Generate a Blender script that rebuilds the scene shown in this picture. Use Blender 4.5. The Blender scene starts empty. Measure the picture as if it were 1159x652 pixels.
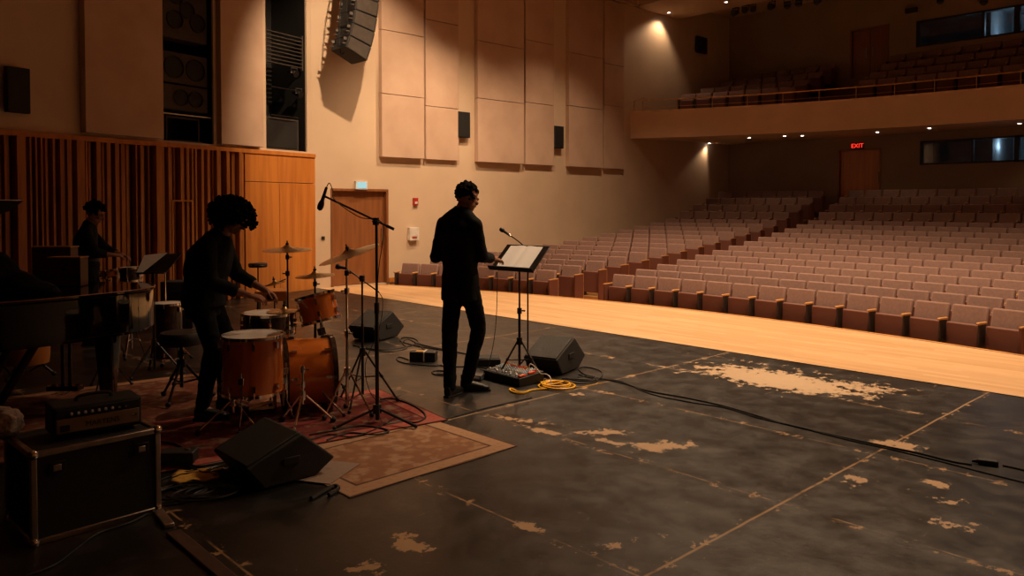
import bpy, math, random
from mathutils import Vector, Matrix, Quaternion
random.seed(7)
PI = math.pi
sc = bpy.context.scene
COL = sc.collection

# ------------------------------------------------------------------ camera
CAM_H = 1.6
FPX = 875.0
AZ = math.radians(46.8)            # turn of the camera away from the hall's long axis
PITCH = math.radians(1.5)
FWD = Vector((-math.sin(AZ), math.cos(AZ), 0))
RGT = Vector((math.cos(AZ), math.sin(AZ), 0))
cam_data = bpy.data.cameras.new('camera')
cam_data.sensor_width = 36.0
cam_data.lens = FPX / 1159 * 36.0
SHIFT = (326 - 233) - FPX * math.tan(PITCH)
cam_data.shift_y = -SHIFT / 1159
cam_data.clip_end = 200
cam = bpy.data.objects.new('camera', cam_data)
COL.objects.link(cam)
cam.location = (0, 0, CAM_H)
cam.rotation_euler = (PI / 2 - PITCH, 0, AZ)
sc.camera = cam

# ------------------------------------------------------------------ colour management, world
sc.view_settings.view_transform = 'Standard'
sc.view_settings.look = 'None'
sc.view_settings.gamma = 1
sc.view_settings.use_curve_mapping = False
sc.view_settings.exposure = 0.28
sc.cycles.use_denoising = True
sc.cycles.max_bounces = 8
sc.cycles.diffuse_bounces = 4
sc.cycles.sample_clamp_indirect = 4
world = bpy.data.worlds.new('world')
sc.world = world
world.use_nodes = True
world.node_tree.nodes['Background'].inputs[0].default_value = (1.0, 0.55, 0.28, 1)
world.node_tree.nodes['Background'].inputs[1].default_value = 0.0

WARM = (1.0, 0.67, 0.40)
# house lamps sit in the ceiling over the apron and the seats: (x, y, power, cone degrees)
# (x, y, power, cone degrees, aim, where it hangs)
HOUSE_LAMPS = [(-9.2, 6.9, 1300, 62, (-13.5, 8.3, 3.2), 'nearest the line array'),
               (-10.6, 10.4, 900, 115, None, 'over the left end of the apron'), (-5.4, 8.2, 850, 105, None, 'over the middle of the apron by the stage edge'),
               (-7.4, 10.6, 800, 110, None, 'over the front of the centre aisle'), (-3.2, 8.9, 950, 110, None, 'over the right of the apron'),
               (-10.8, 13.6, 380, 110, None, 'over the left block of seats'), (-7.2, 13.9, 330, 105, None, 'over the head of the aisle'), (-3.4, 13.4, 420, 105, None, 'over the middle of the centre seats'),
               (-4.5, 5.9, 330, 36, (-5.2, 5.0, 1.0), 'over the music stand, added to brighten its pages'),  # added narrow lamp, there only to brighten the open pages
               (0.0, 9.4, 600, 115, None, 'over the right end of the front row')]
CEIL_Z = 7.15

# ------------------------------------------------------------------ geometry helpers
def ray(px, py):
    u = (px - 579.5) / FPX
    v = (326 - py - SHIFT) / FPX
    f = FWD * math.cos(PITCH) - Vector((0, 0, 1)) * math.sin(PITCH)
    up = FWD * math.sin(PITCH) + Vector((0, 0, 1)) * math.cos(PITCH)
    return f + RGT * u + up * v

def G(px, py, z=0.0):                  # a point of the photograph that lies at height z
    r = ray(px, py)
    t = (z - CAM_H) / r.z
    return Vector((0, 0, CAM_H)) + r * t

def P(px, py, d):                      # a point at distance d along the view axis
    r = ray(px, py)
    return Vector((0, 0, CAM_H)) + r * (d / r.dot(FWD))

def L(x, d, z=0.0):                    # metres right of and ahead of the camera
    return RGT * x + FWD * d + Vector((0, 0, z))

def onplane(px, p0, dr):               # where the column px meets the upright plane through p0 along dr
    r = ray(px, 233); n = Vector((-dr.y, dr.x, 0))
    t = Vector((p0.x, p0.y, 0)).dot(n) / r.dot(n)
    q = r * t
    return Vector((q.x, q.y, 0))

def frame(z):
    z = Vector(z).normalized()
    a = Vector((0, 0, 1)) if abs(z.z) < .9 else Vector((1, 0, 0))
    x = a.cross(z).normalized(); y = z.cross(x)
    return x, y, z

class MB:
    def __init__(s): s.v = []; s.f = []
    def add(s, vs, fs):
        o = len(s.v); s.v += [Vector(p) for p in vs]; s.f += [tuple(i + o for i in f) for f in fs]; return s
    def box(s, c, size, rz=0, M=None):
        hx, hy, hz = size[0] / 2, size[1] / 2, size[2] / 2
        R = Matrix.Rotation(rz, 3, 'Z') if M is None else M
        vs = [Vector(c) + R @ Vector((x * hx, y * hy, z * hz)) for x in (-1, 1) for y in (-1, 1) for z in (-1, 1)]
        return s.add(vs, [(0, 1, 3, 2), (4, 6, 7, 5), (0, 4, 5, 1), (2, 3, 7, 6), (0, 2, 6, 4), (1, 5, 7, 3)])
    def cone(s, p0, p1, r0, r1=None, n=12, cap=True):
        r1 = r0 if r1 is None else r1
        p0, p1 = Vector(p0), Vector(p1)
        if (p1 - p0).length < 1e-6: return s
        x, y, z = frame(p1 - p0)
        vs = []
        for p, r in ((p0, r0), (p1, r1)):
            for i in range(n):
                a = 2 * PI * i / n
                vs.append(p + x * (r * math.cos(a)) + y * (r * math.sin(a)))
        fs = [(i, (i + 1) % n, n + (i + 1) % n, n + i) for i in range(n)]
        if cap: fs += [tuple(range(n - 1, -1, -1)), tuple(range(n, 2 * n))]
        return s.add(vs, fs)
    def tube(s, pts, r, n=8, cap=True):
        pts = [Vector(p) for p in pts]; vs = []; m = len(pts)
        x = None
        for i, p in enumerate(pts):
            t = (pts[min(i + 1, m - 1)] - pts[max(i - 1, 0)])
            if t.length < 1e-9: t = Vector((0, 0, 1))
            t.normalize()
            if x is None: x = frame(t)[0]
            x = (x - t * x.dot(t))
            x = x.normalized() if x.length > 1e-6 else frame(t)[0]
            y = t.cross(x)
            rr = r[i] if isinstance(r, (list, tuple)) else r
            for k in range(n):
                a = 2 * PI * k / n
                vs.append(p + x * (rr * math.cos(a)) + y * (rr * math.sin(a)))
        fs = []
        for i in range(m - 1):
            for k in range(n):
                fs.append((i * n + k, i * n + (k + 1) % n, (i + 1) * n + (k + 1) % n, (i + 1) * n + k))
        if cap: fs += [tuple(range(n - 1, -1, -1)), tuple(range((m - 1) * n, m * n))]
        return s.add(vs, fs)
    def lathe(s, prof, c=(0, 0, 0), axis=(0, 0, 1), n=32, close=False):
        x, y, z = frame(axis); c = Vector(c); vs = []; m = len(prof)
        for (r, h) in prof:
            for k in range(n):
                a = 2 * PI * k / n
                vs.append(c + z * h + x * (r * math.cos(a)) + y * (r * math.sin(a)))
        fs = []
        for i in range(m - 1 if not close else m):
            j = (i + 1) % m
            for k in range(n):
                fs.append((i * n + k, i * n + (k + 1) % n, j * n + (k + 1) % n, j * n + k))
        if not close:
            if prof[0][0] > 1e-5: fs.append(tuple(range(n - 1, -1, -1)))
            if prof[-1][0] > 1e-5: fs.append(tuple(range((m - 1) * n, m * n)))
        return s.add(vs, fs)
    def ring(s, c, R, r, axis=(0, 0, 1), n=32, k=8, sx=1.0):
        return s.lathe([(R + r * math.cos(2 * PI * i / k), sx * r * math.sin(2 * PI * i / k)) for i in range(k)], c, axis, n, close=True)
    def ell(s, c, rad, M=None, n=16, m=10):
        rad = (rad,) * 3 if isinstance(rad, (int, float)) else rad
        c = Vector(c); M = M or Matrix.Identity(3)
        vs = [c + M @ Vector((0, 0, -rad[2]))]
        for i in range(1, m):
            t = -PI / 2 + PI * i / m
            for k in range(n):
                a = 2 * PI * k / n
                vs.append(c + M @ Vector((rad[0] * math.cos(t) * math.cos(a), rad[1] * math.cos(t) * math.sin(a), rad[2] * math.sin(t))))
        vs.append(c + M @ Vector((0, 0, rad[2])))
        fs = [(0, 1 + (k + 1) % n, 1 + k) for k in range(n)]
        for i in range(m - 2):
            for k in range(n):
                fs.append((1 + i * n + k, 1 + i * n + (k + 1) % n, 1 + (i + 1) * n + (k + 1) % n, 1 + (i + 1) * n + k))
        e = len(vs) - 1; b = 1 + (m - 2) * n
        fs += [(e, b + k, b + (k + 1) % n) for k in range(n)]
        return s.add(vs, fs)
    def caps(s, p0, p1, r0, r1, n=14):
        s.cone(p0, p1, r0, r1, n); s.ell(p0, r0 * .995, n=n); s.ell(p1, r1 * .995, n=n); return s
    def prism(s, poly, T, h):                 # poly in the x-y plane of the 4x4 matrix T, thickness h along its z
        n = len(poly)
        vs = [T @ Vector((x, y, 0)) for x, y in poly] + [T @ Vector((x, y, h)) for x, y in poly]
        return s.add(vs, [tuple(range(n - 1, -1, -1)), tuple(range(n, 2 * n))] + [(i, (i + 1) % n, n + (i + 1) % n, n + i) for i in range(n)])
    def loft(s, secs, n=24, p=2.3):           # secs: (centre, half-width vector, half-depth vector)
        vs = []
        for c, a, b in secs:
            for k in range(n):
                t = 2 * PI * k / n; ct, st = math.cos(t), math.sin(t)
                vs.append(Vector(c) + Vector(a) * (math.copysign(abs(ct) ** (2 / p), ct)) + Vector(b) * (math.copysign(abs(st) ** (2 / p), st)))
        fs = []; m = len(secs)
        for i in range(m - 1):
            for k in range(n):
                fs.append((i * n + k, i * n + (k + 1) % n, (i + 1) * n + (k + 1) % n, (i + 1) * n + k))
        fs += [tuple(range(n - 1, -1, -1)), tuple(range((m - 1) * n, m * n))]
        return s.add(vs, fs)
    def mesh(s, name, ang=35):
        me = bpy.data.meshes.new(name)
        me.from_pydata([tuple(v) for v in s.v], [], s.f)
        import bmesh
        b = bmesh.new(); b.from_mesh(me); bmesh.ops.recalc_face_normals(b, faces=b.faces); b.to_mesh(me); b.free()
        me.shade_smooth()
        me.set_sharp_from_angle(angle=math.radians(ang))
        return me
    def build(s, name, m, parent=None, bevel=0, ang=35, seg=2):
        me = s.mesh(name, ang)
        o = bpy.data.objects.new(name, me); COL.objects.link(o)
        if m: me.materials.append(m)
        if parent: o.parent = parent
        if bevel:
            b = o.modifiers.new('bevel', 'BEVEL'); b.width = bevel; b.segments = seg; b.limit_method = 'ANGLE'; b.angle_limit = math.radians(40)
        return o

def skin(mb, name, m, parent, voxel=.008, smooth=4, disp=0, dscale=.12):
    """melt overlapping shapes into one continuous surface"""
    me = mb.mesh(name)
    o = bpy.data.objects.new(name, me); COL.objects.link(o)
    r = o.modifiers.new('r', 'REMESH'); r.mode = 'VOXEL'; r.voxel_size = voxel; r.use_smooth_shade = True
    if smooth:
        q = o.modifiers.new('s', 'SMOOTH'); q.iterations = smooth; q.factor = .5
    if disp:
        t = bpy.data.textures.new('folds', 'CLOUDS'); t.noise_scale = dscale; t.noise_depth = 1
        d = o.modifiers.new('d', 'DISPLACE'); d.texture = t; d.strength = disp; d.mid_level = .5
    dg = bpy.context.evaluated_depsgraph_get()
    me2 = bpy.data.meshes.new_from_object(o.evaluated_get(dg))
    o.modifiers.clear(); o.data = me2; me2.name = name
    me2.materials.clear(); me2.materials.append(m)
    me2.shade_smooth()
    if parent: o.parent = parent
    return o

def empty(name, loc=(0, 0, 0), rz=0, q=None):
    o = bpy.data.objects.new(name, None); COL.objects.link(o); o.location = loc
    o.empty_display_size = .1
    if q is not None:
        o.rotation_mode = 'QUATERNION'; o.rotation_quaternion = q
    else: o.rotation_euler = (0, 0, rz)
    return o

def tag(o, label, cat, group=None, kind=None):
    o['label'] = label; o['category'] = cat
    if group: o['group'] = group
    if kind: o['kind'] = kind
    return o

def struct(o, label=None, cat=None):
    o['kind'] = 'structure'
    if label: o['label'] = label
    if cat: o['category'] = cat
    return o

def spline(pts, n=8, closed=False):
    pts = [Vector(p) for p in pts]; out = []
    m = len(pts)
    for i in range(m - 1):
        a = pts[max(i - 1, 0)]; b = pts[i]; c = pts[i + 1]; d = pts[min(i + 2, m - 1)]
        for k in range(n):
            t = k / n
            out.append(.5 * ((2 * b) + (c - a) * t + (2 * a - 5 * b + 4 * c - d) * t * t + (3 * b - a - 3 * c + d) * t ** 3))
    out.append(pts[-1]); return out

# ------------------------------------------------------------------ materials
def mat(name, col, rough=.5, metal=0, spec=.5, noise=None, bump=0, bscale=60, col2=None, emit=None, estr=0, coat=0, stretch=None, alpha=None):
    m = bpy.data.materials.new(name); m.use_nodes = True
    nt = m.node_tree; b = nt.nodes['Principled BSDF']
    b.inputs['Base Color'].default_value = (*col, 1); b.inputs['Roughness'].default_value = rough
    b.inputs['Metallic'].default_value = metal; b.inputs['Specular IOR Level'].default_value = spec
    b.inputs['Coat Weight'].default_value = coat
    if emit:
        b.inputs['Emission Color'].default_value = (*emit, 1); b.inputs['Emission Strength'].default_value = estr
    tc = nt.nodes.new('ShaderNodeTexCoord'); mp = nt.nodes.new('ShaderNodeMapping')
    nt.links.new(tc.outputs['Object'], mp.inputs[0])
    if stretch: mp.inputs['Scale'].default_value = stretch
    c2 = col2 or tuple(c * .7 for c in col)
    nz = nt.nodes.new('ShaderNodeTexNoise'); nz.inputs['Scale'].default_value = noise or 8; nz.inputs['Detail'].default_value = 6
    nt.links.new(mp.outputs[0], nz.inputs['Vector'])
    rp = nt.nodes.new('ShaderNodeValToRGB'); rp.color_ramp.elements[0].color = (*c2, 1); rp.color_ramp.elements[1].color = (*col, 1)
    rp.color_ramp.elements[0].position = .35; rp.color_ramp.elements[1].position = .62
    nt.links.new(nz.outputs['Fac'], rp.inputs[0]); nt.links.new(rp.outputs[0], b.inputs['Base Color'])
    if bump:
        n2 = nt.nodes.new('ShaderNodeTexNoise'); n2.inputs['Scale'].default_value = bscale; n2.inputs['Detail'].default_value = 4
        nt.links.new(mp.outputs[0], n2.inputs['Vector'])
        bp = nt.nodes.new('ShaderNodeBump'); bp.inputs['Strength'].default_value = bump; bp.inputs['Distance'].default_value = .01
        nt.links.new(n2.outputs['Fac'], bp.inputs['Height']); nt.links.new(bp.outputs[0], b.inputs['Normal'])
    return m

M = {}
M['plaster'] = mat('cream plaster', (.60, .46, .33), .75, noise=1.2, col2=(.55, .42, .30), bump=.08, bscale=40)
M['panel'] = mat('acoustic panel cloth', (.56, .40, .30), .85, noise=1.5, col2=(.49, .34, .25), bump=.15, bscale=120)
M['ceiling'] = mat('ceiling plaster', (.55, .39, .26), .8, noise=1, col2=(.50, .35, .23))
M['fascia'] = mat('balcony plaster', (.72, .53, .37), .75, noise=1.5, col2=(.66, .48, .33))
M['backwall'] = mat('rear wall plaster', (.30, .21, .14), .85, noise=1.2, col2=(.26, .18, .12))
M['slat'] = mat('amber slat wood', (.46, .17, .035), .42, noise=3, col2=(.32, .105, .02), stretch=(6, 6, .5), bump=.1)
M['slatback'] = mat('dark recess wood', (.06, .022, .01), .7, noise=4, stretch=(4, 4, .4))
M['oak'] = mat('amber veneer', (.55, .205, .04), .38, noise=2.2, col2=(.43, .145, .028), stretch=(5, 5, .35))
M['doorwood'] = mat('brown door veneer', (.26, .10, .035), .4, noise=2.5, col2=(.20, .075, .025), stretch=(5, 5, .4))
M['black'] = mat('matt black', (.012, .011, .011), .55, noise=20)
M['blackmetal'] = mat('black painted steel', (.018, .016, .016), .35, .3, noise=30)
M['lacquer'] = mat('piano lacquer', (.004, .004, .004), .08, noise=6, coat=.6)
M['chrome'] = mat('chrome', (.85, .82, .80), .09, 1, noise=12, col2=(.65, .62, .6))
M['steel'] = mat('brushed aluminium', (.55, .50, .46), .34, 1, noise=14, col2=(.42, .38, .35))
M['carpetblack'] = mat('black speaker coating', (.016, .015, .015), .75, noise=60, bump=.5, bscale=220)
M['grille'] = mat('black speaker grille', (.022, .021, .021), .5, .4, noise=90, bump=.6, bscale=400)
M['cloth'] = mat('black cloth', (.009, .009, .010), .9, noise=18, spec=.15)
M['trouser'] = mat('black denim', (.008, .008, .010), .9, noise=40, spec=.12)
M['shoe'] = mat('black leather', (.008, .007, .007), .45, noise=20)
M['skin'] = mat('skin', (.30, .145, .09), .75, spec=.2, noise=12, col2=(.26, .12, .075))
M['hair'] = mat('black hair', (.006, .005, .004), .95, noise=60, spec=.05)
M['shell'] = mat('amber drum lacquer', (.52, .14, .022), .14, noise=2.5, col2=(.40, .095, .014), stretch=(1, 1, .3), coat=.8)
M['shelldark'] = mat('dark drum lacquer', (.035, .02, .015), .2, noise=4, coat=.4)
M['head'] = mat('coated drum head', (.72, .66, .60), .6, noise=5, col2=(.64, .58, .52))
M['headblack'] = mat('black drum head', (.02, .02, .02), .3, noise=5)
M['brass'] = mat('cymbal bronze', (.62, .42, .20), .3, 1, noise=5, col2=(.50, .33, .15), bump=.1)
M['paper'] = mat('white paper', (.95, .94, .95), .7, noise=3, col2=(.9, .89, .9))
M['seatback'] = mat('mauve upholstery', (.245, .148, .125), .9, noise=25, col2=(.205, .122, .103), bump=.25, bscale=160)
M['seatpan'] = mat('reddish brown seat pan', (.13, .042, .026), .6, noise=6, col2=(.135, .042, .027))
M['armwood'] = mat('light arm wood', (.55, .27, .09), .4, noise=5)
M['stand'] = mat('dark seat standard', (.035, .02, .015), .5, noise=8)
M['housefloor'] = mat('house floor boards', (.52, .27, .10), .45, noise=1.6, col2=(.42, .20, .075), stretch=(6, .8, 1))
M['rubber'] = mat('black rubber', (.01, .01, .01), .7, noise=20)
M['cable'] = mat('black cable', (.012, .012, .012), .45, noise=20)
M['yellow'] = mat('yellow cable', (.85, .48, .02), .4, noise=20, col2=(.75, .40, .02))
M['towel'] = mat('grey towel', (.55, .48, .43), .95, noise=20, bump=.6, bscale=90)
M['brassrail'] = mat('brass rail', (.70, .42, .18), .3, 1, noise=8)
M['concrete'] = mat('aisle step', (.42, .21, .085), .5, noise=3)
def emat(name, col, s):
    return mat(name, (0.02, 0.02, 0.02), .5, emit=col, estr=s)
M['lamp'] = emat('lamp glow', (1, .9, .8), 12)
M['redsign'] = emat('red sign letters', (1, .03, .015), 1.6)
M['cyansign'] = emat('pale sign face', (.42, .72, .72), .75)
M['glass'] = mat('dark glass', (.02, .025, .03), .08, noise=4)
def glassmat():
    m = bpy.data.materials.new('window glass'); m.use_nodes = True; nt = m.node_tree; nt.nodes.clear()
    o = nt.nodes.new('ShaderNodeOutputMaterial'); t = nt.nodes.new('ShaderNodeBsdfTransparent'); g = nt.nodes.new('ShaderNodeBsdfGlossy')
    g.inputs['Roughness'].default_value = .05; t.inputs[0].default_value = (.8, .85, .87, 1)
    f = nt.nodes.new('ShaderNodeMixShader'); f.inputs[0].default_value = .06
    nt.links.new(t.outputs[0], f.inputs[1]); nt.links.new(g.outputs[0], f.inputs[2]); nt.links.new(f.outputs[0], o.inputs[0])
    return m
M['pane'] = glassmat()

class NT:
    """tiny node shorthand"""
    def __init__(s, name):
        s.m = bpy.data.materials.new(name); s.m.use_nodes = True; s.t = s.m.node_tree; s.b = s.t.nodes['Principled BSDF']
        s.co = s.t.nodes.new('ShaderNodeTexCoord').outputs['Object']
        s.x = s.t.nodes.new('ShaderNodeSeparateXYZ'); s.t.links.new(s.co, s.x.inputs[0])
    def _in(s, sock, v):
        if hasattr(v, 'links'): s.t.links.new(v, sock)
        else: sock.default_value = v
    def math(s, op, a, b=0.0, c=None, clamp=False):
        n = s.t.nodes.new('ShaderNodeMath'); n.operation = op; n.use_clamp = clamp
        s._in(n.inputs[0], a); s._in(n.inputs[1], b)
        if c is not None: s._in(n.inputs[2], c)
        return n.outputs[0]
    def noise(s, scale, detail=5, stretch=(1, 1, 1), off=(0, 0, 0), rough=.55):
        mp = s.t.nodes.new('ShaderNodeMapping'); mp.inputs['Scale'].default_value = stretch; mp.inputs['Location'].default_value = off
        s.t.links.new(s.co, mp.inputs[0])
        n = s.t.nodes.new('ShaderNodeTexNoise'); n.inputs['Scale'].default_value = scale; n.inputs['Detail'].default_value = detail; n.inputs['Roughness'].default_value = rough
        s.t.links.new(mp.outputs[0], n.inputs['Vector']); return n.outputs['Fac']
    def step(s, v, lo, hi):
        n = s.t.nodes.new('ShaderNodeMapRange'); n.interpolation_type = 'SMOOTHSTEP'
        s._in(n.inputs['Value'], v); n.inputs['From Min'].default_value = lo; n.inputs['From Max'].default_value = hi
        return n.outputs['Result']
    def mix(s, f, a, b):
        n = s.t.nodes.new('ShaderNodeMix'); n.data_type = 'RGBA'
        s._in(n.inputs[0], f); s._in(n.inputs[6], a if hasattr(a, 'links') else (*a, 1)); s._in(n.inputs[7], b if hasattr(b, 'links') else (*b, 1))
        return n.outputs[2]
    def gauss(s, cx, cy, rx, ry, rot=0.0):
        c, q = math.cos(rot), math.sin(rot)
        dx = s.math('SUBTRACT', s.x.outputs[0], cx); dy = s.math('SUBTRACT', s.x.outputs[1], cy)
        u = s.math('ADD', s.math('MULTIPLY', dx, c / rx), s.math('MULTIPLY', dy, q / rx))
        v = s.math('ADD', s.math('MULTIPLY', dx, -q / ry), s.math('MULTIPLY', dy, c / ry))
        r = s.math('ADD', s.math('MULTIPLY', u, u), s.math('MULTIPLY', v, v))
        return s.math('EXPONENT', s.math('MULTIPLY', r, -1.0))

def stage_floor_mat():
    n = NT('worn black stage paint')
    big = n.noise(.9, 5); mid = n.noise(4.5, 7, rough=.65); fine = n.noise(28, 6, rough=.7)
    streak = n.noise(5, 6, (1, .35, 1), (3, 1, 0), .7)
    base = n.mix(n.step(big, .35, .65), (.0045, .004, .0037), (.013, .0112, .0102))
    base = n.mix(n.math('MULTIPLY', n.step(mid, .48, .72), .6), base, (.032, .028, .026))
    base = n.mix(n.math('MULTIPLY', n.step(streak, .56, .75), .35), base, (.055, .045, .038))
    # worn patches where the paint is gone
    w = None
    for g in [(-3.5, 6.62, 1.0, .46, .0, .95), (-2.9, 6.85, .6, .35, .3, .68), (-4.3, 6.4, .5, .3, .2, .5), (-3.06, 4.22, .32, .16, .9, .78), (-3.5, 4.2, .28, .10, .8, .7), (-3.85, 3.9, .22, .09, .1, .8), (-2.75, 2.66, .16, .06, .1, .7), (-3.35, 4.05, .2, .07, .1, .72),
              (-2.98, 2.12, .17, .13, .3, .72), (-2.9, 1.85, .16, .1, .3, .6), (-2.05, 2.35, .25, .2, .7, .56), (-1.97, 5.38, .20, .15, .2, .85), (-1.55, 4.8, .12, .08, .2, .75), (-1.9, 4.55, .14, .2, .2, .62), (-1.25, 4.25, .22, .12, .4, .6), (-3.6, 4.05, .35, .1, .1, .5), (-2.35, 2.75, .2, .1, .5, .5),
              (-1.4, 4.6, .3, .12, .3, .5), (-2.3, 3.0, .35, .2, .3, .36), (-4.1, 4.0, .5, .12, .5, .55), (-2.0, 3.1, .5, .12, 1.57, .35), (-1.5, 3.0, .25, .2, 0, .4),
              (-1.2, 7.3, 1.2, .18, 0, .42), (-3.6, 7.2, 2.5, .16, 0, .42), (-4.4, 4.9, .25, .15, 0, .5)]:
        q = n.math('MULTIPLY', n.gauss(*g[:5]), g[5])
        w = q if w is None else n.math('MAXIMUM', w, q)
    flake = n.noise(9, 9, (1.0, .8, 1), (7, 3, 0), .72)
    val = n.math('ADD', n.math('MULTIPLY', w, .45), flake)
    worn = n.step(val, .735, .765)
    # sheet joints: across every 1.22 m, along every 2.44 m
    wob = n.math('MULTIPLY', n.math('SUBTRACT', n.noise(2.5, 3), .5), .02)
    def joint(coord, origin, pitch, half):
        a = n.math('ADD', n.math('SUBTRACT', coord, origin), wob)
        f = n.math('FRACT', n.math('ADD', n.math('DIVIDE', a, pitch), .5))
        d = n.math('MULTIPLY', n.math('ABSOLUTE', n.math('SUBTRACT', f, .5)), pitch)
        return n.math('SUBTRACT', 1.0, n.step(d, half * .5, half))
    jy = joint(n.x.outputs[1], 2.66, 1.22, .008)
    jx = joint(n.x.outputs[0], -2.01, 2.5, .010)
    broken = n.step(n.noise(3.5, 6, (1, 1, 1), (11, 5, 0), .7), .42, .60)
    broken2 = n.step(n.noise(2.2, 6, (1, 1, 1), (4, 9, 0), .7), .36, .5)
    # chips that widen the joints
    jyw = joint(n.x.outputs[1], 2.66, 1.22, .06); jxw = joint(n.x.outputs[0], -2.01, 2.5, .05)
    chips = n.math('MULTIPLY', n.math('MAXIMUM', jyw, n.math('MULTIPLY', jxw, 1.0)), n.step(flake, .565, .60))
    line = n.math('MAXIMUM', n.math('MULTIPLY', jy, n.math('MULTIPLY', broken, .75)), n.math('MULTIPLY', jx, n.math('MULTIPLY', broken2, .8)))
    woodc = n.mix(n.noise(14, 5), (.27, .165, .08), (.46, .30, .16))
    palec = n.mix(n.gauss(-3.4, 6.62, 1.1, .7, 0), (.36, .21, .10), (.60, .47, .32))
    woodc = n.mix(.55, woodc, palec)
    specks = n.step(n.noise(34, 3, (1, 1, 1), (2, 2, 0), .6), .70, .73)
    scr = n.step(n.noise(16, 4, (1, .12, 1), (5, 5, 0), .6), .69, .73)
    c = n.mix(n.math('MULTIPLY', n.math('MAXIMUM', specks, n.math('MULTIPLY', scr, .5)), .6), base, (.30, .24, .20))
    c = n.mix(n.math('MAXIMUM', line, n.math('MAXIMUM', worn, chips)), c, woodc)
    n.t.links.new(c, n.b.inputs['Base Color'])
    rr = n.math('ADD', n.math('MULTIPLY', mid, .42), .16)
    rr = n.math('ADD', rr, n.math('MULTIPLY', worn, .2))
    n.t.links.new(rr, n.b.inputs['Roughness'])
    n.b.inputs['Specular IOR Level'].default_value = .6
    bp = n.t.nodes.new('ShaderNodeBump'); bp.inputs['Strength'].default_value = .25; bp.inputs['Distance'].default_value = .004
    n.t.links.new(n.math('SUBTRACT', fine, n.math('MULTIPLY', worn, .5)), bp.inputs['Height']); n.t.links.new(bp.outputs[0], n.b.inputs['Normal'])
    return n.m
M['stagefloor'] = stage_floor_mat()

def apron_mat():
    n = NT('honey maple strip boards')
    y = n.math('FRACT', n.math('DIVIDE', n.x.outputs[1], .085))
    idx = n.math('FLOOR', n.math('DIVIDE', n.x.outputs[1], .085))
    gap = n.math('SUBTRACT', 1.0, n.step(n.math('ABSOLUTE', n.math('SUBTRACT', y, .5)), .0, .485))
    edge = n.step(n.math('ABSOLUTE', n.math('SUBTRACT', y, .5)), .47, .5)
    wn = n.t.nodes.new('ShaderNodeTexWhiteNoise'); wn.noise_dimensions = '2D'
    cb = n.t.nodes.new('ShaderNodeCombineXYZ'); n.t.links.new(idx, cb.inputs[0])
    seg = n.math('FLOOR', n.math('ADD', n.math('DIVIDE', n.x.outputs[0], 1.3), n.math('MULTIPLY', idx, .37)))
    n.t.links.new(seg, cb.inputs[1]); n.t.links.new(cb.outputs[0], wn.inputs['Vector'])
    grain = n.noise(3, 5, (1, 14, 1)); large = n.noise(.8, 3)
    c = n.mix(wn.outputs['Value'], (.55, .34, .165), (.69, .455, .245))
    c = n.mix(n.math('MULTIPLY', n.step(grain, .4, .7), .35), c, (.50, .27, .11))
    c = n.mix(n.math('MULTIPLY', edge, .45), c, (.30, .15, .06))
    n.t.links.new(c, n.b.inputs['Base Color']); n.b.inputs['Roughness'].default_value = .42
    return n.m
M['apron'] = apron_mat()

def rug_mat(name, field, field2, border, pale, w, h, fw=.12):
    n = NT(name)
    ax = n.math('SUBTRACT', w / 2, n.math('ABSOLUTE', n.x.outputs[0])); ay = n.math('SUBTRACT', h / 2, n.math('ABSOLUTE', n.x.outputs[1]))
    d = n.math('MINIMUM', ax, ay)
    v = n.t.nodes.new('ShaderNodeTexVoronoi'); v.inputs['Scale'].default_value = 11; n.t.links.new(n.co, v.inputs['Vector'])
    wv = n.noise(7, 4); w2 = n.noise(26, 5)
    c = n.mix(n.step(v.outputs['Distance'], .25, .5), field, field2)
    c = n.mix(n.math('MULTIPLY', n.step(wv, .5, .62), .6), c, pale)
    inb = n.math('SUBTRACT', 1.0, n.step(d, fw, fw + .012))
    v2 = n.t.nodes.new('ShaderNodeTexVoronoi'); v2.inputs['Scale'].default_value = 22; n.t.links.new(n.co, v2.inputs['Vector'])
    bc = n.mix(n.step(v2.outputs['Distance'], .2, .45), border, tuple(.6 * a + .4 * b for a, b in zip(border, pale)))
    c = n.mix(inb, c, bc)
    lk = 0.0 if 'pale' in name else 1.0
    l1 = n.math('SUBTRACT', 1.0, n.step(n.math('ABSOLUTE', n.math('SUBTRACT', d, fw + .01)), .006, .012))
    l2 = n.math('SUBTRACT', 1.0, n.step(d, .008, .016))
    c = n.mix(n.math('MULTIPLY', n.math('MAXIMUM', l1, l2), lk * .8), c, (.03, .015, .012))
    c = n.mix(n.math('MULTIPLY', w2, .35), c, tuple(x * .5 for x in field2))
    n.t.links.new(c, n.b.inputs['Base Color']); n.b.inputs['Roughness'].default_value = .95; n.b.inputs['Specular IOR Level'].default_value = .1
    bp = n.t.nodes.new('ShaderNodeBump'); bp.inputs['Strength'].default_value = .5; bp.inputs['Distance'].default_value = .004
    n.t.links.new(n.noise(120, 3), bp.inputs['Height']); n.t.links.new(bp.outputs[0], n.b.inputs['Normal'])
    return n.m
# ------------------------------------------------------------------ the hall
WX = -13.5                                    # left wall
XR = 3.6                                      # right wall
YB = 22.3                                     # rear wall
YE = 7.5                                      # black stage floor ends, maple apron begins
HC = Vector((-6.5, -7.85, 0)); R0 = 18.0      # centre and radius of the apron edge; the rows follow it
Z = Vector((0, 0, 1))
WA = Vector((WX, 7.4, 0)); WB = Vector((-11.94, 2.03, 0)); WDIR = (WB - WA).normalized()
WC = WA + WDIR * 11.6
WN = Vector((-WDIR.y, WDIR.x, 0))
if WN.dot(-WA) < 0: WN = -WN                  # points into the room

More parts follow.
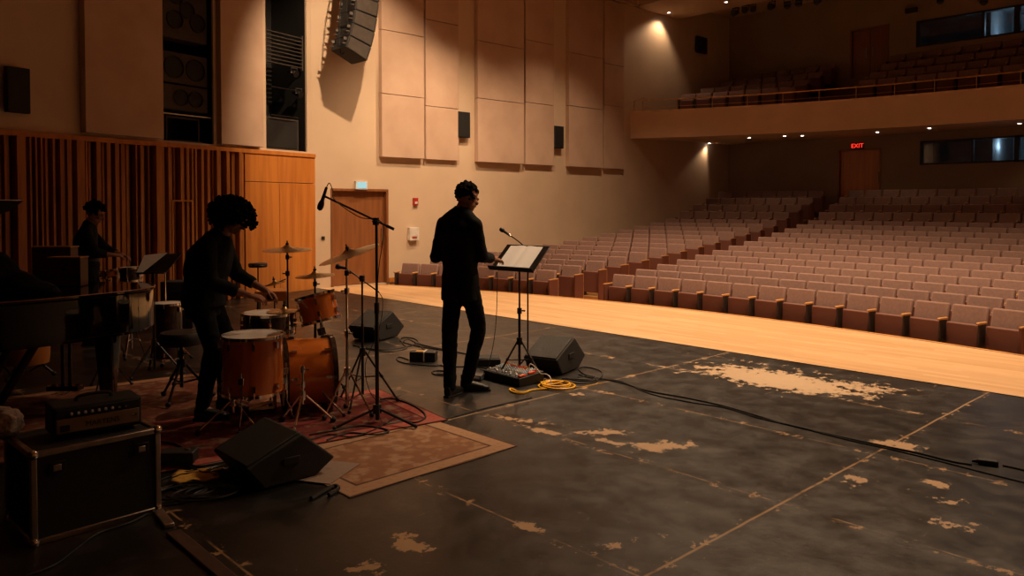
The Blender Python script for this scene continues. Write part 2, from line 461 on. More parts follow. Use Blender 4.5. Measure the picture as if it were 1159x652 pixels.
def wall_holes(name, p0, p1, z0, z1, thick, nrm, m, holes=(), parent=None):
    """upright wall from p0 to p1; holes are (s0, s1, za, zb) along it; nrm points into the room"""
    mb = MB(); ln = (p1 - p0).length; d = (p1 - p0).normalized()
    ss = sorted({0.0, ln, *[h[0] for h in holes], *[h[1] for h in holes]})
    zs = sorted({z0, z1, *[h[2] for h in holes], *[h[3] for h in holes]})
    rz = math.atan2(d.y, d.x)
    for i in range(len(ss) - 1):
        for j in range(len(zs) - 1):
            sm = (ss[i] + ss[i + 1]) / 2; zm = (zs[j] + zs[j + 1]) / 2
            if any(h[0] < sm < h[1] and h[2] < zm < h[3] for h in holes): continue
            c = p0 + d * sm - nrm * (thick / 2); c.z = zm
            mb.box(c, (ss[i + 1] - ss[i], thick, zs[j + 1] - zs[j]), rz)
    o = mb.build(name, m, parent)
    return struct(o)

def band(mb, A, B, z0, z1):
    n = len(A); vs = []
    for p, q in zip(A, B): vs += [(p.x, p.y, z0), (p.x, p.y, z1), (q.x, q.y, z1), (q.x, q.y, z0)]
    fs = [(0, 1, 2, 3), tuple(4 * (n - 1) + i for i in range(4))]
    for i in range(n - 1):
        for k in range(4):
            a_ = 4 * i + k; b_ = 4 * i + (k + 1) % 4; fs.append((a_, b_, b_ + 4, a_ + 4))
    return mb.add(vs, fs)

# stage floor and apron
mb = MB()
pts = [(WA.x - .0, YE), (WA.x, 7.4), (WC.x, WC.y), (XR, WC.y), (XR, YE)]
mb.prism(pts, Matrix.Translation((0, 0, -.06)), .06)
struct(mb.build('floor_stage', M['stagefloor']))
def arc(R, x0=WX, x1=XR, n=60, c=HC):
    return [Vector((x0 + (x1 - x0) * i / n, c.y + math.sqrt(R * R - (x0 + (x1 - x0) * i / n - c.x) ** 2), 0)) for i in range(n + 1)]
a = arc(R0 - .06)
mb = band(MB(), [Vector((p.x, YE + .001, 0)) for p in a], a, -.06, -.002)
struct(mb.build('floor_apron', M['apron']))
a1, a2 = arc(R0 - .06), arc(R0)
mb = band(MB(), a1, a2, -.05, .003)
struct(mb.build('trim_1', M['armwood']))
a1, a2 = arc(R0 - .10), arc(R0 - .03)
mb = band(MB(), a1, a2, -.9, -.07)
struct(mb.build('wall_apron', M['slatback']))
# thin metal edge strip along the black floor
mb = MB(); mb.box(((WX + XR) / 2, YE, .001), (XR - WX, .014, .006)); struct(mb.build('trim_2', M['blackmetal']))

# stepped house floor
NR = 17; PITCHR = .70
def rise(k): return .045 * k + .002 * k * k if k <= 12 else .828 + .2 * (k - 12)
FL0 = -.42
mb = MB()
for k in range(-1, NR + 1):
    r1 = R0 + .2 + PITCHR * k; r2 = r1 + PITCHR
    if k == NR: r2 = r1 + 1.5
    zt = FL0 + rise(max(k, 0) if k < NR else NR - 1)
    A, B = arc(r1, n=40), arc(r2, n=40)
    cl = lambda P_: [Vector((p.x, min(p.y, YB), 0)) for p in P_]
    band(mb, cl(A), cl(B), -1.0, zt)
struct(mb.build('floor_house', M['housefloor']))

# left wall of the house with the side door
dY0 = onplane(375.5, Vector((WX, 0, 0)), Vector((0, 1, 0))).y; dY1 = onplane(438, Vector((WX, 0, 0)), Vector((0, 1, 0))).y
DT = 1.92
p0 = Vector((WX, 7.4, 0)); p1 = Vector((WX, YB + .2, 0))
wall_holes('wall_left', p0, p1, -1.0, 7.9, .3, Vector((1, 0, 0)), M['plaster'], [(dY0 - 7.4, dY1 - 7.4, 0, DT)])
def make_door(name, c, w, h, nrm, double, label, m=None, glow=False):
    """door leaf, frame and handle, nrm points into the room; c is the middle of the threshold"""
    nrm = nrm.normalized(); d = Vector((-nrm.y, nrm.x, 0)); rz = math.atan2(d.y, d.x)
    e = empty(name, c); struct(e, label)
    loc = lambda s, t, z: d * s + nrm * t + Z * z
    n = 2 if double else 1
    for i in range(n):
        s = (i - (n - 1) / 2) * (w / n)
        mb = MB().box(loc(s, -.10, h / 2), (w / n - .012, .045, h - .02), rz)
        lf = mb.build('door_leaf', m or M['doorwood'], e, bevel=.004)
        hs = s + (w / n / 2 - .09) * (1 if (i == 0) else -1)
        hb = MB().cone(loc(hs, -.045, h * .40), loc(hs, -.045, h * .60), .012).cone(loc(hs, -.08, h * .41), loc(hs, -.045, h * .41), .008).cone(loc(hs, -.08, h * .59), loc(hs, -.045, h * .59), .008)
        hb.build('handle', M['steel'], lf)
    fr = MB()
    for s in (-1, 1): fr.box(loc(s * (w / 2 + .0), -.06, h / 2), (.05, .16, h), rz)
    fr.box(loc(0, -.06, h + .0), (w + .05, .16, .05), rz)
    fr.build('door_frame', M['doorwood'], e, bevel=.004)
    return e
make_door('door_1', Vector((WX, (dY0 + dY1) / 2, 0)), dY1 - dY0, DT, Vector((1, 0, 0)), False, 'brown veneered side door by the end of the slatted wood wall')

# baseboards
mb = MB().box((WX + .012, (dY1 + .03 + 9.9) / 2, .05), (.024, 9.9 - dY1 - .06, .1)); struct(mb.build('baseboard_left', M['oak']))

# rear wall with two booth windows and two doors
def yb(px): return onplane(px, Vector((0, YB, 0)), Vector((1, 0, 0)))
lw0 = yb(1041).x; uw0 = yb(1035).x; WR = -3.6
ld0, ld1 = yb(948.7).x, yb(996).x; ud0, ud1 = yb(961).x, yb(1003).x
s = lambda x: x - WX
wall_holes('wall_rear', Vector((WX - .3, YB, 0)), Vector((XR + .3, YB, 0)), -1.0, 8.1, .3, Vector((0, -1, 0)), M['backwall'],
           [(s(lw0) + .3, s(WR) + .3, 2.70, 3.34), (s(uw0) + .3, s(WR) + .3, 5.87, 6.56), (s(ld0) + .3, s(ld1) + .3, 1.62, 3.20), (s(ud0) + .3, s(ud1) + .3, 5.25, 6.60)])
make_door('door_2', Vector(((ld0 + ld1) / 2, YB, 1.62)), ld1 - ld0, 1.58, Vector((0, -1, 0)), False, 'wooden rear door under the balcony below a red exit sign', M['oak'])
make_door('door_3', Vector(((ud0 + ud1) / 2, YB, 5.25)), ud1 - ud0, 1.35, Vector((0, -1, 0)), True, 'reddish double door in the rear wall above the balcony seats')
mb = MB()
for i in range(3): mb.box(((ld0 + ld1) / 2, YB - .16 - .2 * i, 1.0 + .62 / 2 - .07 * i), (ld1 - ld0 + .3, .32, .62 - .14 * i))
struct(mb.build('floor_landing', M['housefloor']))

def booth(nm, x0, z0, z1, mull, lampx):
    e = empty(nm, ((x0 + WR) / 2, YB, z0)); struct(e)
    w = WR - x0; h = z1 - z0; loc = lambda x, y, z: (x - (x0 + WR) / 2, y, z - z0)
    fr = MB()
    fr.box(loc((x0 + WR) / 2, .02, z0 + .02), (w, .12, .04)); fr.box(loc((x0 + WR) / 2, .02, z1 - .02), (w, .12, .04))
    fr.box(loc(x0 + .02, .02, (z0 + z1) / 2), (.04, .12, h)); fr.box(loc(WR - .02, .02, (z0 + z1) / 2), (.04, .12, h))
    for mx, mw in mull: fr.box(loc(mx, .02, (z0 + z1) / 2), (mw, .12, h))
    fr.build('window_frame', M['black'], e)
    MB().box(loc((x0 + WR) / 2, .05, (z0 + z1) / 2), (w, .008, h)).build('pane', M['pane'], e)
    rm = MB()                                  # the booth's own walls, back and ceiling
    zc = z0 - .5; zt = z1 + .35; dp = 2.4
    rm.box(loc((x0 + WR) / 2, .3 + dp, (zc + zt) / 2), (w + 1.2, .05, zt - zc)); rm.box(loc((x0 + WR) / 2, .3 + dp / 2, zt), (w + 1.2, dp, .05)); rm.box(loc((x0 + WR) / 2, .3 + dp / 2, zc), (w + 1.2, dp, .05))
    rm.box(loc(x0 - .6, .3 + dp / 2, (zc + zt) / 2), (.05, dp, zt - zc)); rm.box(loc(WR + .6, .3 + dp / 2, (zc + zt) / 2), (.05, dp, zt - zc))
    rm.box(loc(x0 + w * .36, .3 + dp * .6, (zc + zt) / 2), (.06, dp * .8, zt - zc))
    rm.build('booth_room', M['boothwall'], e)
    lp = MB()
    for lx, lz, sx, sz in lampx: lp.box(loc(lx, 1.3, lz), (sx, .12, sz))
    lp.build('booth_lamp', M['blueglow'], e)
M['boothwall'] = mat('booth wall', (.22, .23, .24), .8, noise=2)
M['blueglow'] = emat('pale blue lamp', (.45, .72, 1), 5)
booth('window_1', lw0, 2.70, 3.34, [(yb(1100).x, .05), (yb(1150).x, .10)], [(-6.2, 3.42, .5, .03), (-4.9, 2.95, .1, .08)])
booth('window_2', uw0, 5.87, 6.56, [(yb(1110).x, .07), (yb(1148).x, .13)], [(-6.15, 6.02, .16, .14), (-6.9, 6.0, .07, .07), (-5.2, 6.55, .6, .04)])
bl = bpy.data.lights.new('booth light', 'POINT'); bl.energy = 8; bl.color = (.55, .78, 1); bl.shadow_soft_size = .1
for zz, xx in ((3.2, -6.1), (6.4, -5.8)):
    o = bpy.data.objects.new('booth_light', bl); COL.objects.link(o); o.location = (xx, YB + 1.3, zz)

# right wall and the wall behind the camera close the hall
mb = MB().box((XR + .15, 9, 3.5), (.3, 30, 9.6)); struct(mb.build('wall_right', M['plaster']))
mb = MB().box(((WC.x + XR) / 2 - .5, WC.y - .15, 3.5), (XR - WC.x + 2, .3, 9.6)); struct(mb.build('wall_front', M['slatback']))

# ceiling: flat band, dark slot, band with downlights, raised part at the rear
mb = MB()
mb.box(((WX + XR) / 2, (WC.y + 14.6) / 2, CEIL_Z + .1), (XR - WX + .2, 14.6 - WC.y, .2))
mb.box((WX + .14 / 2, 16, CEIL_Z + .1), (.14, 2.9, .2))
mb.box(((WX + XR) / 2, 18.4, CEIL_Z + .1), (XR - WX + .2, 2.1, .2))
struct(mb.build('ceiling', M['ceiling']))
mb = MB().box(((WX + XR) / 2, 21, 7.75), (XR - WX + .2, 3.2, .2)); struct(mb.build('ceiling_rear', M['ceiling']))
mb = MB().box(((WX + XR) / 2, 16, 7.95), (XR - WX + .2, 3.6, .1)); mb.box(((WX + XR) / 2, 14.5, 7.55), (XR - WX + .2, .1, .75)); mb.box(((WX + XR) / 2, 17.45, 7.6), (XR - WX + .2, .1, .7))
struct(mb.build('ceiling_slot', M['doorwood']))

# stage side wall: wood below, plaster with two dark bays above
WT = 2.59
def wp(px, off=0.0):
    q = onplane(px, WA + WN * off, WDIR); return q
def sw(px): return (wp(px) - WA).dot(WDIR)
b1 = (sw(243), sw(186)); b2 = (sw(348), sw(302))
wall_holes('wall_stage', WA - WDIR * .0, WC, WT - .05, 7.9, .04, WN, M['plaster'], [(b1[0], b1[1], WT + .04, 7.05), (b2[0], b2[1], WT + .04, 7.05)])
rzw = math.atan2(WDIR.y, WDIR.x)
mb = MB()
c = (WA + WC) / 2 - WN * .05; c.z = WT / 2
mb.box(c, ((WC - WA).length, .1, WT), rzw)
struct(mb.build('wall_stage_backing', M['slatback']))
for i, b in enumerate((b1, b2)):
    mb = MB(); mid = WA + WDIR * ((b[0] + b[1]) / 2); w = b[1] - b[0]
    for s_, t_ in ((-w / 2 - .03, 0), (w / 2 + .03, 0)):
        q = mid + WDIR * s_ - WN * .50; q.z = 4.9; mb.box(q, (.06, .9, 4.7), rzw)
    q = mid - WN * .98; q.z = 4.9; mb.box(q, (w, .06, 4.7), rzw)
    q = mid - WN * .50; q.z = WT + .01; mb.box(q, (w + .1, .9, .06), rzw)
    struct(mb.build('wall_bay', M['black']))

# flat veneer part, px 274..354
mb = MB(); s0, s1 = 0.0, sw(274)
sm = sw(313)
for a_, b_, z0, z1 in ((s0, sm, 0.0, 2.02), (sm, s1, 0.0, 2.02), (s0, s1, 2.03, WT)):
    q = WA + WDIR * ((a_ + b_) / 2) + WN * .04; q.z = (z0 + z1) / 2; mb.box(q, (b_ - a_ - .008, .08, z1 - z0), rzw)
struct(mb.build('trim_3', M['oak'], bevel=.003))
# top rail over the slats
mb = MB(); q = (WA + WC) / 2 + WN * .05; q.z = WT - .035; mb.box(q, ((WC - WA).length, .10, .07), rzw)
struct(mb.build('trim_4', M['oak'], bevel=.004))
# slats of uneven width and depth
mb = MB(); rnd = random.Random(3); x = s1 + .03; e_ = (WC - WA).length - .1
wide = [sw(90), sw(178), sw(20)]
while x < e_:
    w = rnd.choice((.022, .03, .03, .045, .06)); dp = rnd.choice((.05, .08, .11, .14))
    for q in wide:
        if abs(x - q) < .06: w, dp = .11, .15
    q = WA + WDIR * (x + w / 2) + WN * (dp / 2); q.z = WT / 2 - .03
    mb.box(q, (w, dp, WT - .08), rzw)
    x += w + rnd.choice((.02, .035, .05, .07))
struct(mb.build('trim_5', M['slat']))
# low lidded niche framed in the slats, px 185..212 from y 225 down
mb = MB()
for px_ in (188, 199, 210):
    q = wp(px_) + WN * .16; q.z = 1.68 / 2; mb.box(q, (.02, .02, 1.68), rzw)
q = wp(199) + WN * .16; q.z = 1.68; mb.box(q, (abs(sw(188) - sw(210)), .02, .02), rzw)
struct(mb.build('trim_6', M['oak']))
# plaster panels standing proud of the stage wall
def proud(pxa, pxb, z0, z1, dp, lab, seam=()):
    a_, b_ = sw(pxb), sw(pxa); m_ = WA + WDIR * ((a_ + b_) / 2)
    e = empty('acoustic_panel', (m_.x, m_.y, z0), rzw); tag(e, lab, 'wall panel')
    sg = 1 if (Matrix.Rotation(rzw, 3, 'Z') @ Vector((0, 1, 0))).dot(WN) > 0 else -1
    MB().box((0, sg * (dp / 2 + .003), (z1 - z0) / 2), (b_ - a_, dp, z1 - z0)).build('board', M['panel'], e, bevel=.006)
    return e
proud(92, 180, WT + .05, 7.1, .14, 'tall cream panel left of the dark loudspeaker bay, above the slats')
proud(246, 294, WT + .05, 7.1, .12, 'tall cream panel between the two dark equipment bays')

# things inside the bays
BW1, BW2 = b1[1] - b1[0], b2[1] - b2[0]
print('bays', BW1, BW2)
def bay_obj(px, z, off=-.8):
    off = off * .11
    q = onplane(px, WA + WN * off, WDIR)
    if px == 326: q = WA + WDIR * ((b2[0] + b2[1]) / 2) + WN * off
    if px == 212: q = WA + WDIR * ((b1[0] + b1[1]) / 2) + WN * off
    q.z = z; return q
sg = 1 if (Matrix.Rotation(rzw, 3, 'Z') @ Vector((0, 1, 0))).dot(WN) > 0 else -1
M['cone'] = mat('dark cone paper', (.004, .004, .004), .6)
M['cab'] = mat('charcoal cabinet', (.045, .034, .026), .6, noise=8)
def zat(py, p): return CAM_H + (233 - py) / FPX * p.dot(FWD)
def cabinet(px, ya, yb_, w, cones, label):
    w = min(w, BW1 - .10)
    b = bay_obj(px, 0); z1, z0 = zat(ya, b), zat(yb_, b); h = z1 - z0
    e = empty('bay_loudspeaker', (b.x, b.y, z0), rzw); tag(e, label, 'loudspeaker', 'loudspeakers stacked in the left bay')
    MB().box((0, -sg * .15, h / 2), (w, .30, h)).build('cabinet', M['cab'], e, bevel=.01)
    for cx, cz, r in cones:
        c = MB(); c.lathe([(r * 1.08, -.01), (r * 1.08, .02), (r, .022), (r * .95, .0), (r * .35, -.05 * 0 + .004), (0.001, .012)], (cx * w, 0, cz * h), (0, sg, 0), 24)
        c.build('speaker_cone', M['cone'], e)
cabinet(212, -8, 47, .86, [(-.05, .62, .13), (.22, .38, .14), (-.28, .40, .14), (.2, .85, .12)], 'black cabinet with a cluster of round drivers high in the left bay')
cabinet(212, 62, 96, .86, [(-.22, .5, .17), (.25, .5, .17)], 'black cabinet with two big round drivers midway down the left bay')
cabinet(212, 98, 126, .86, [(-.22, .5, .125), (.1, .5, .125)], 'black cabinet with two smaller round drivers low in the left bay')
b = bay_obj(212, 0, -.5); zz = zat(131, b)
tag(MB().cone(b + WDIR * -.45 + Z * zz, b + WDIR * .45 + Z * zz, .012).build('support_rail', M['steel']), 'thin metal bar across the foot of the left bay', 'rail')
fr = MB(); w_ = .3
for s_ in (-1, 1): fr.box((s_ * w_, 0, .2), (.03, .03, .4))
fr.box((0, 0, .4), (2 * w_ + .03, .03, .03)); fr.box((0, 0, .015), (2 * w_ + .03, .2, .03))
e = fr.build('equipment_rack', M['cab']); b = bay_obj(212, 0, -1.6); e.location = (b.x, b.y, WT + .04); e.rotation_euler = (0, 0, rzw)
tag(e, 'low open metal frame at the foot of the left bay', 'frame')
b = bay_obj(326, 0, -.7)
z1, z0 = zat(40, b), zat(74, b)
mb = MB()
for i in range(9): mb.box((0, 0, (z1 - z0) * i / 8), (BW2 - .12, .05, .018))
for s_ in (-1, 1): mb.box((s_ * (BW2 / 2 - .05), 0, (z1 - z0) / 2), (.03, .06, z1 - z0 + .1))
e = mb.build('louvre_rack', M['cab']); e.location = (b.x, b.y, z0); e.rotation_euler = (0, 0, rzw); tag(e, 'dark rack of thin horizontal louvres in the right bay', 'rack')
for i, (px_, py_, lb) in enumerate(((309, 101, 'upper'), (309, 132, 'lower'))):
    b = bay_obj(326, 0, -.55); zz = zat(py_, b)
    tag(MB().cone(b - WDIR * .33 + Z * zz, b + WDIR * .33 + Z * zz, .012).build('lighting_bar', M['blackmetal']), lb + ' thin black lighting bar across the right bay', 'rail')
for px_, py_, lb in ((334, 84, 'topmost small black spotlight in the right bay'), (339, 107, 'lower small black spotlight on the bar in the right bay')):
    b = bay_obj(px_, 0, -.45); e = empty('bay_spotlight', (b.x, b.y, zat(py_, b)), rzw); tag(e, lb, 'spotlight')
    MB().cone((0, -.12 * sg, .05), (0, .06 * sg, -.02), .05, .065, 14).build('can', M['blackmetal'], e)
    MB().box((0, 0, .10), (.16, .02, .02)).box((-.075, 0, .05), (.012, .02, .1)).box((.075, 0, .05), (.012, .02, .1)).build('yoke', M['steel'], e)
b = bay_obj(326, 0, -.8); e = empty('bay_cabinet', (b.x, b.y, WT + .04), rzw); tag(e, 'dark plain cabinet standing at the foot of the right bay', 'cabinet')
MB().box((0, -sg * .20, .302), (BW2 - .15, .3, .6)).build('body', M['cab'], e, bevel=.01); MB().box((0, -sg * .044, .3), (BW2 - .25, .01, .5)).build('front_grille', M['grille'], e)

# hall wall panels: three pairs, each board split by thin seams
def hp(px): return onplane(px, Vector((WX, 0, 0)), Vector((0, 1, 0))).y
specs = [(429, 476.5, 178, [.47, .8], .12, 'first from the stage, left of its pair', [2.6, 3.9, 5.2]),
         (479.5, 516.5, 183, [], .09, 'right of the first pair', [2.6, 3.75, 5.6]),
         (537, 589, 185, [], .12, 'left of the middle pair', [2.6, 4.05, 5.35]),
         (592, 624, 189, [], .09, 'right of the middle pair', [2.6, 4.1, 5.6]),
         (640, 678, 191, [], .12, 'left of the pair nearest the balcony', [2.6, 4.15, 5.5]),
         (681, 703, 193, [], .09, 'right of the pair nearest the balcony', [2.6, 4.3, 5.4])]
for a_, b_, y_, _, dp, lb, zs in specs:
    y0, y1 = hp(a_), hp(b_)
    e = empty('acoustic_panel', (WX, (y0 + y1) / 2, 2.6), 0); tag(e, 'tall cream acoustic panel on the left wall, ' + lb, 'wall panel', 'cream panels on the left wall')
    zs = zs + [7.1]
    for i in range(len(zs) - 1):
        MB().box((dp / 2 + .003, 0, (zs[i] + zs[i + 1]) / 2 - 2.6), (dp, y1 - y0, zs[i + 1] - zs[i] - .012)).build('board', M['panel'], e, bevel=.005)

# wall loudspeakers
def wall_speaker(px0, px1, ya, yb_, plane, lab, depth=.12):
    p0_, dr, nr = plane; c = onplane((px0 + px1) / 2, p0_ + nr * depth, dr)
    a_, b_ = onplane(px0, p0_ + nr * depth, dr), onplane(px1, p0_ + nr * depth, dr); w = (b_ - a_).length * .92
    z1, z0 = zat(ya, c), zat(yb_, c); c0 = c - nr * depth
    e = empty('wall_loudspeaker', (c0.x, c0.y, z0), math.atan2(dr.y, dr.x)); tag(e, lab, 'loudspeaker')
    R = Matrix.Rotation(-math.atan2(dr.y, dr.x), 3, 'Z'); n_ = R @ nr; sy = 1 if n_.y > 0 else -1; h = z1 - z0
    MB().box((0, sy * (.02 + depth / 2), h / 2), (w, depth - .04, h)).build('cabinet', M['carpetblack'], e, bevel=.008)
    MB().box((0, sy * (depth + .004), h / 2), (w * .92, .01, h * .95)).build('grille', M['grille'], e, bevel=.003)
    MB().box((0, sy * .02, h / 2), (w * .3, .04, h * .3)).build('bracket', M['blackmetal'], e)
PLW = (Vector((WX, 0, 0)), Vector((0, 1, 0)), Vector((1, 0, 0)))
wall_speaker(9, 38, 77, 128, (WA, -WDIR, WN), 'black loudspeaker high on the wall at far left above the slats')
wall_speaker(519, 533, 127, 156, PLW, 'black loudspeaker on the left wall between first and middle panel pairs')
wall_speaker(627.5, 638.5, 143, 168, PLW, 'black loudspeaker on the left wall between middle and last panel pairs')
wall_speaker(788, 800, 43, 61, PLW, 'small black loudspeaker on the left wall above the balcony seats')

# small wall fittings by the side door
def fit(name, px0, px1, ya, yb_, dp, m, lab, cat):
    c = onplane((px0 + px1) / 2, PLW[0], PLW[1]); y0, y1 = hp(px0), hp(px1); z1, z0 = zat(ya, c), zat(yb_, c)
    e = empty(name, (WX, c.y, z0)); tag(e, lab, cat)
    MB().box((dp / 2, 0, (z1 - z0) / 2), (dp, y1 - y0, z1 - z0)).build('housing', m, e, bevel=.004)
    return e, y1 - y0, z1 - z0
M['white'] = mat('white plastic', (.75, .70, .64), .5, noise=5)
M['red'] = mat('red plastic', (.45, .03, .02), .4, noise=5)
e, w, h = fit('exit_sign', 401, 414, 205, 214.5, .07, M['white'], 'small lit pale sign box above the side door', 'sign')
MB().box((.072, 0, h / 2), (.006, w * .84, h * .75)).build('sign_face', M['cyansign'], e)
e, w, h = fit('fire_alarm', 467, 472, 224, 232.5, .05, M['red'], 'small red fire alarm on the left wall', 'alarm')
MB().box((.054, 0, h * .35), (.006, w * .6, h * .3)).build('strobe', M['white'], e)
e, w, h = fit('wall_box', 461, 471.5, 257.5, 272, .09, M['white'], 'white wall box to the right of the side door', 'box')
MB().box((.092, 0, h * .22), (.006, w * .5, h * .12)).build('label_plate', M['red'], e); MB().box((.092, 0, h * .62), (.005, w * .85, h * .6)).build('cover', M['white'], e)
e, w, h = fit('wall_switch', 363.5, 367, 267.5, 271.5, .02, M['black'], 'tiny black switch plate left of the side door', 'switch')

# red exit sign over the rear door
q = yb(970.5); z1, z0 = zat(162.5, q), zat(168.5, q)
e = empty('exit_sign', (q.x, YB, z0)); tag(e, 'red lit EXIT sign above the wooden rear door', 'sign')
hh = z1 - z0; MB().box((0, -.03, hh / 2), (.34, .05, hh + .03)).build('housing', M['black'], e)
def text(s_, size, m, parent, loc, rot, name='lettering', ext=.002, align='CENTER'):
    cu = bpy.data.curves.new(name, 'FONT'); cu.body = s_; cu.size = size; cu.extrude = ext; cu.align_x = align; cu.align_y = 'CENTER'
    o = bpy.data.objects.new(name, cu); COL.objects.link(o)
    me = bpy.data.meshes.new_from_object(o); bpy.data.objects.remove(o)
    me.materials.clear(); me.materials.append(m)
    o = bpy.data.objects.new(name, me); COL.objects.link(o)
    if parent: o.parent = parent
    o.location = loc; o.rotation_euler = rot; return o
text('EXIT', .17, M['redsign'], e, (0, -.06, hh / 2), (PI / 2, 0, 0))

# ------------------------------------------------------------------ balcony
BC = Vector((-4.5, 1.5, 0)); BR = 18.1
def fy(x): return BC.y + math.sqrt(BR * BR - (x - BC.x) ** 2)
NX = 60
xs = [WX + (XR - WX) * i / NX for i in range(NX + 1)]
def strip(name, m, secs, kind=True):
    """surface swept along the balcony curve; secs are functions x -> (y, z)"""
    mb = MB(); n = len(secs); vs = []; fs = []
    for x in xs:
        for f_ in secs:
            y, z = f_(x); vs.append((x, y, z))
    for i in range(NX):
        for k in range(n):
            a_ = i * n + k; b_ = i * n + (k + 1) % n
            fs.append((a_, b_, b_ + n, a_ + n))
    fs += [tuple(range(n)), tuple(range(NX * n, NX * n + n))]
    mb.add(vs, fs); o = mb.build(name, m)
    return struct(o) if kind else o
strip('wall_balcony', M['fascia'], [lambda x: (fy(x), 3.48), lambda x: (fy(x), 4.2), lambda x: (fy(x) + .14, 4.2), lambda x: (fy(x) + .14, 3.48)])
M['ledge'] = mat('ledge wood lightened as lit', (.85, .60, .38), .5, noise=4)  # wood colour made paler to carry the light falling from above
strip('trim_7', M['ledge'], [lambda x: (fy(x) - .03, 4.2), lambda x: (fy(x) - .03, 4.24), lambda x: (fy(x) + .18, 4.24), lambda x: (fy(x) + .18, 4.2)])
strip('ceiling_balcony', M['fascia'], [lambda x: (fy(x) + .02, 3.485), lambda x: (fy(x) + .02, 3.8), lambda x: (YB, 3.95), lambda x: (YB, 3.58)])
TJ = [.28, .52, .76, .97]
def by(x, t): return fy(x) * (1 - t) + 21.95 * t
ZJ = [4.0, 4.28, 4.58, 4.88]
for j in range(4):
    a_ = TJ[j] - .10; b_ = (TJ[j + 1] - .10) if j < 3 else 1.12
    strip('floor_balcony', M['seatpan'], [lambda x, t=a_: (by(x, t), 3.8), lambda x, t=a_, j=j: (by(x, t), ZJ[j]), lambda x, t=b_, j=j: (min(by(x, t), YB), ZJ[j]), lambda x, t=b_: (min(by(x, t), YB), 3.8)])
strip('floor_balcony', M['seatpan'], [lambda x: (fy(x) + .14, 3.8), lambda x: (fy(x) + .14, 3.9), lambda x: (by(x, .19), 3.9), lambda x: (by(x, .19), 3.8)])
# brass railing
e = empty('balcony_railing', (WX, fy(WX), 4.24)); tag(e, 'thin brass railing along the top of the balcony front', 'railing')
O = Vector((WX, fy(WX), 4.24))
rl = [Vector((x, fy(x) + .08, 4.53)) - O for x in xs if x > WX + .2]
MB().tube(rl, .018, 8).build('top_rail', M['brassrail'], e)
MB().tube([p - Z * .19 for p in rl], .008, 6).build('lower_rail', M['brassrail'], e)
x = WX + .25
while x < -3:
    p = Vector((x, fy(x) + .08, 4.24)) - O
    MB().cone(p, p + Z * .29, .012).build('post', M['brassrail'], e); x += .85
MB().tube([Vector((WX + .06, 0 + .08, .05)), Vector((WX + .06, .08, .3)), Vector((WX + .06, 1.8, .95))] and [Vector((.06, .1, 0)), Vector((.06, .1, .28)), Vector((.06, .55, .42))], .014).build('wall_rail', M['brassrail'], e)

# ------------------------------------------------------------------ downlights and spotlights
def downlight(p, r, power, label, group, cone=90, glow=True, colour=WARM, aim=None, ring=True):
    e = empty('downlight', p); tag(e, label, 'ceiling light', group)
    if ring: MB().ring((0, 0, -.004), r, .012, n=20, k=6).build('trim_ring', M['steel'], e)
    MB().lathe([(.001, 0), (r * .75, 0), (r * .75, -.006), (.001, -.006)], (0, 0, -.002), n=16).build('lens', M['lamp'], e)
    if power:
        ld = bpy.data.lights.new('lamp', 'SPOT'); ld.energy = power; ld.color = colour; ld.spot_size = math.radians(cone); ld.spot_blend = .6; ld.shadow_soft_size = .07
        o = bpy.data.objects.new('lamp', ld); COL.objects.link(o); o.parent = e; o.location = (0, 0, -.05)
        if aim is not None:
            d = (Vector(aim) - Vector(p)).normalized(); o.rotation_mode = 'QUATERNION'; o.rotation_quaternion = d.to_track_quat('-Z', 'Y')
    return e
for i, (x, y, pw, cn, aim_, lb) in enumerate(HOUSE_LAMPS):
    downlight((x, y, CEIL_Z - .001), .09, pw, 'round warm downlight in the ceiling ' + lb, 'warm downlights over the front of the house', cn, aim=aim_)
for px, py, pw, lb in ((757, 14, 65, 'bright small downlight in the ceiling nearest the left wall'), (822, 2, 14, 'bright small downlight in the ceiling at the top edge of the picture')):
    p = G(px, py, CEIL_Z); p.z = CEIL_Z - .001
    downlight(p, .055, pw, lb, 'downlights above the balcony', 115 if pw > 50 else 80, aim=(WX, 17.9, 3.9) if pw > 50 else None)
for i, (px, py, pw) in enumerate(((803, 162, 34), (848, 156, 10), (888, 154, 10), (908, 153.5, 0), (993, 149.5, 12), (1052, 145, 8), (1069, 148.5, 0), (1154, 139.7, 8))):
    r_ = ray(px, py); t = 20.0
    for _ in range(60):                        # meet the sloping soffit
        q = Vector((0, 0, CAM_H)) + r_ * t; f0 = fy(q.x); zs_ = 3.485 + (3.58 - 3.485) * min(max((q.y - f0) / (YB - f0), 0), 1); t = .5 * t + .5 * (zs_ - CAM_H) / r_.z
    q.z = zs_ - .001
    downlight(q, .045, pw, ['first', 'second', 'third', 'fourth, fainter', 'fifth, just right of the exit sign', 'sixth', 'seventh, fainter', 'last'][i] + ' small downlight from the left under the balcony', 'downlights under the balcony', 100 if i else 75, ring=False, aim=None if i else (WX - .2, q.y - 1.6, .2))

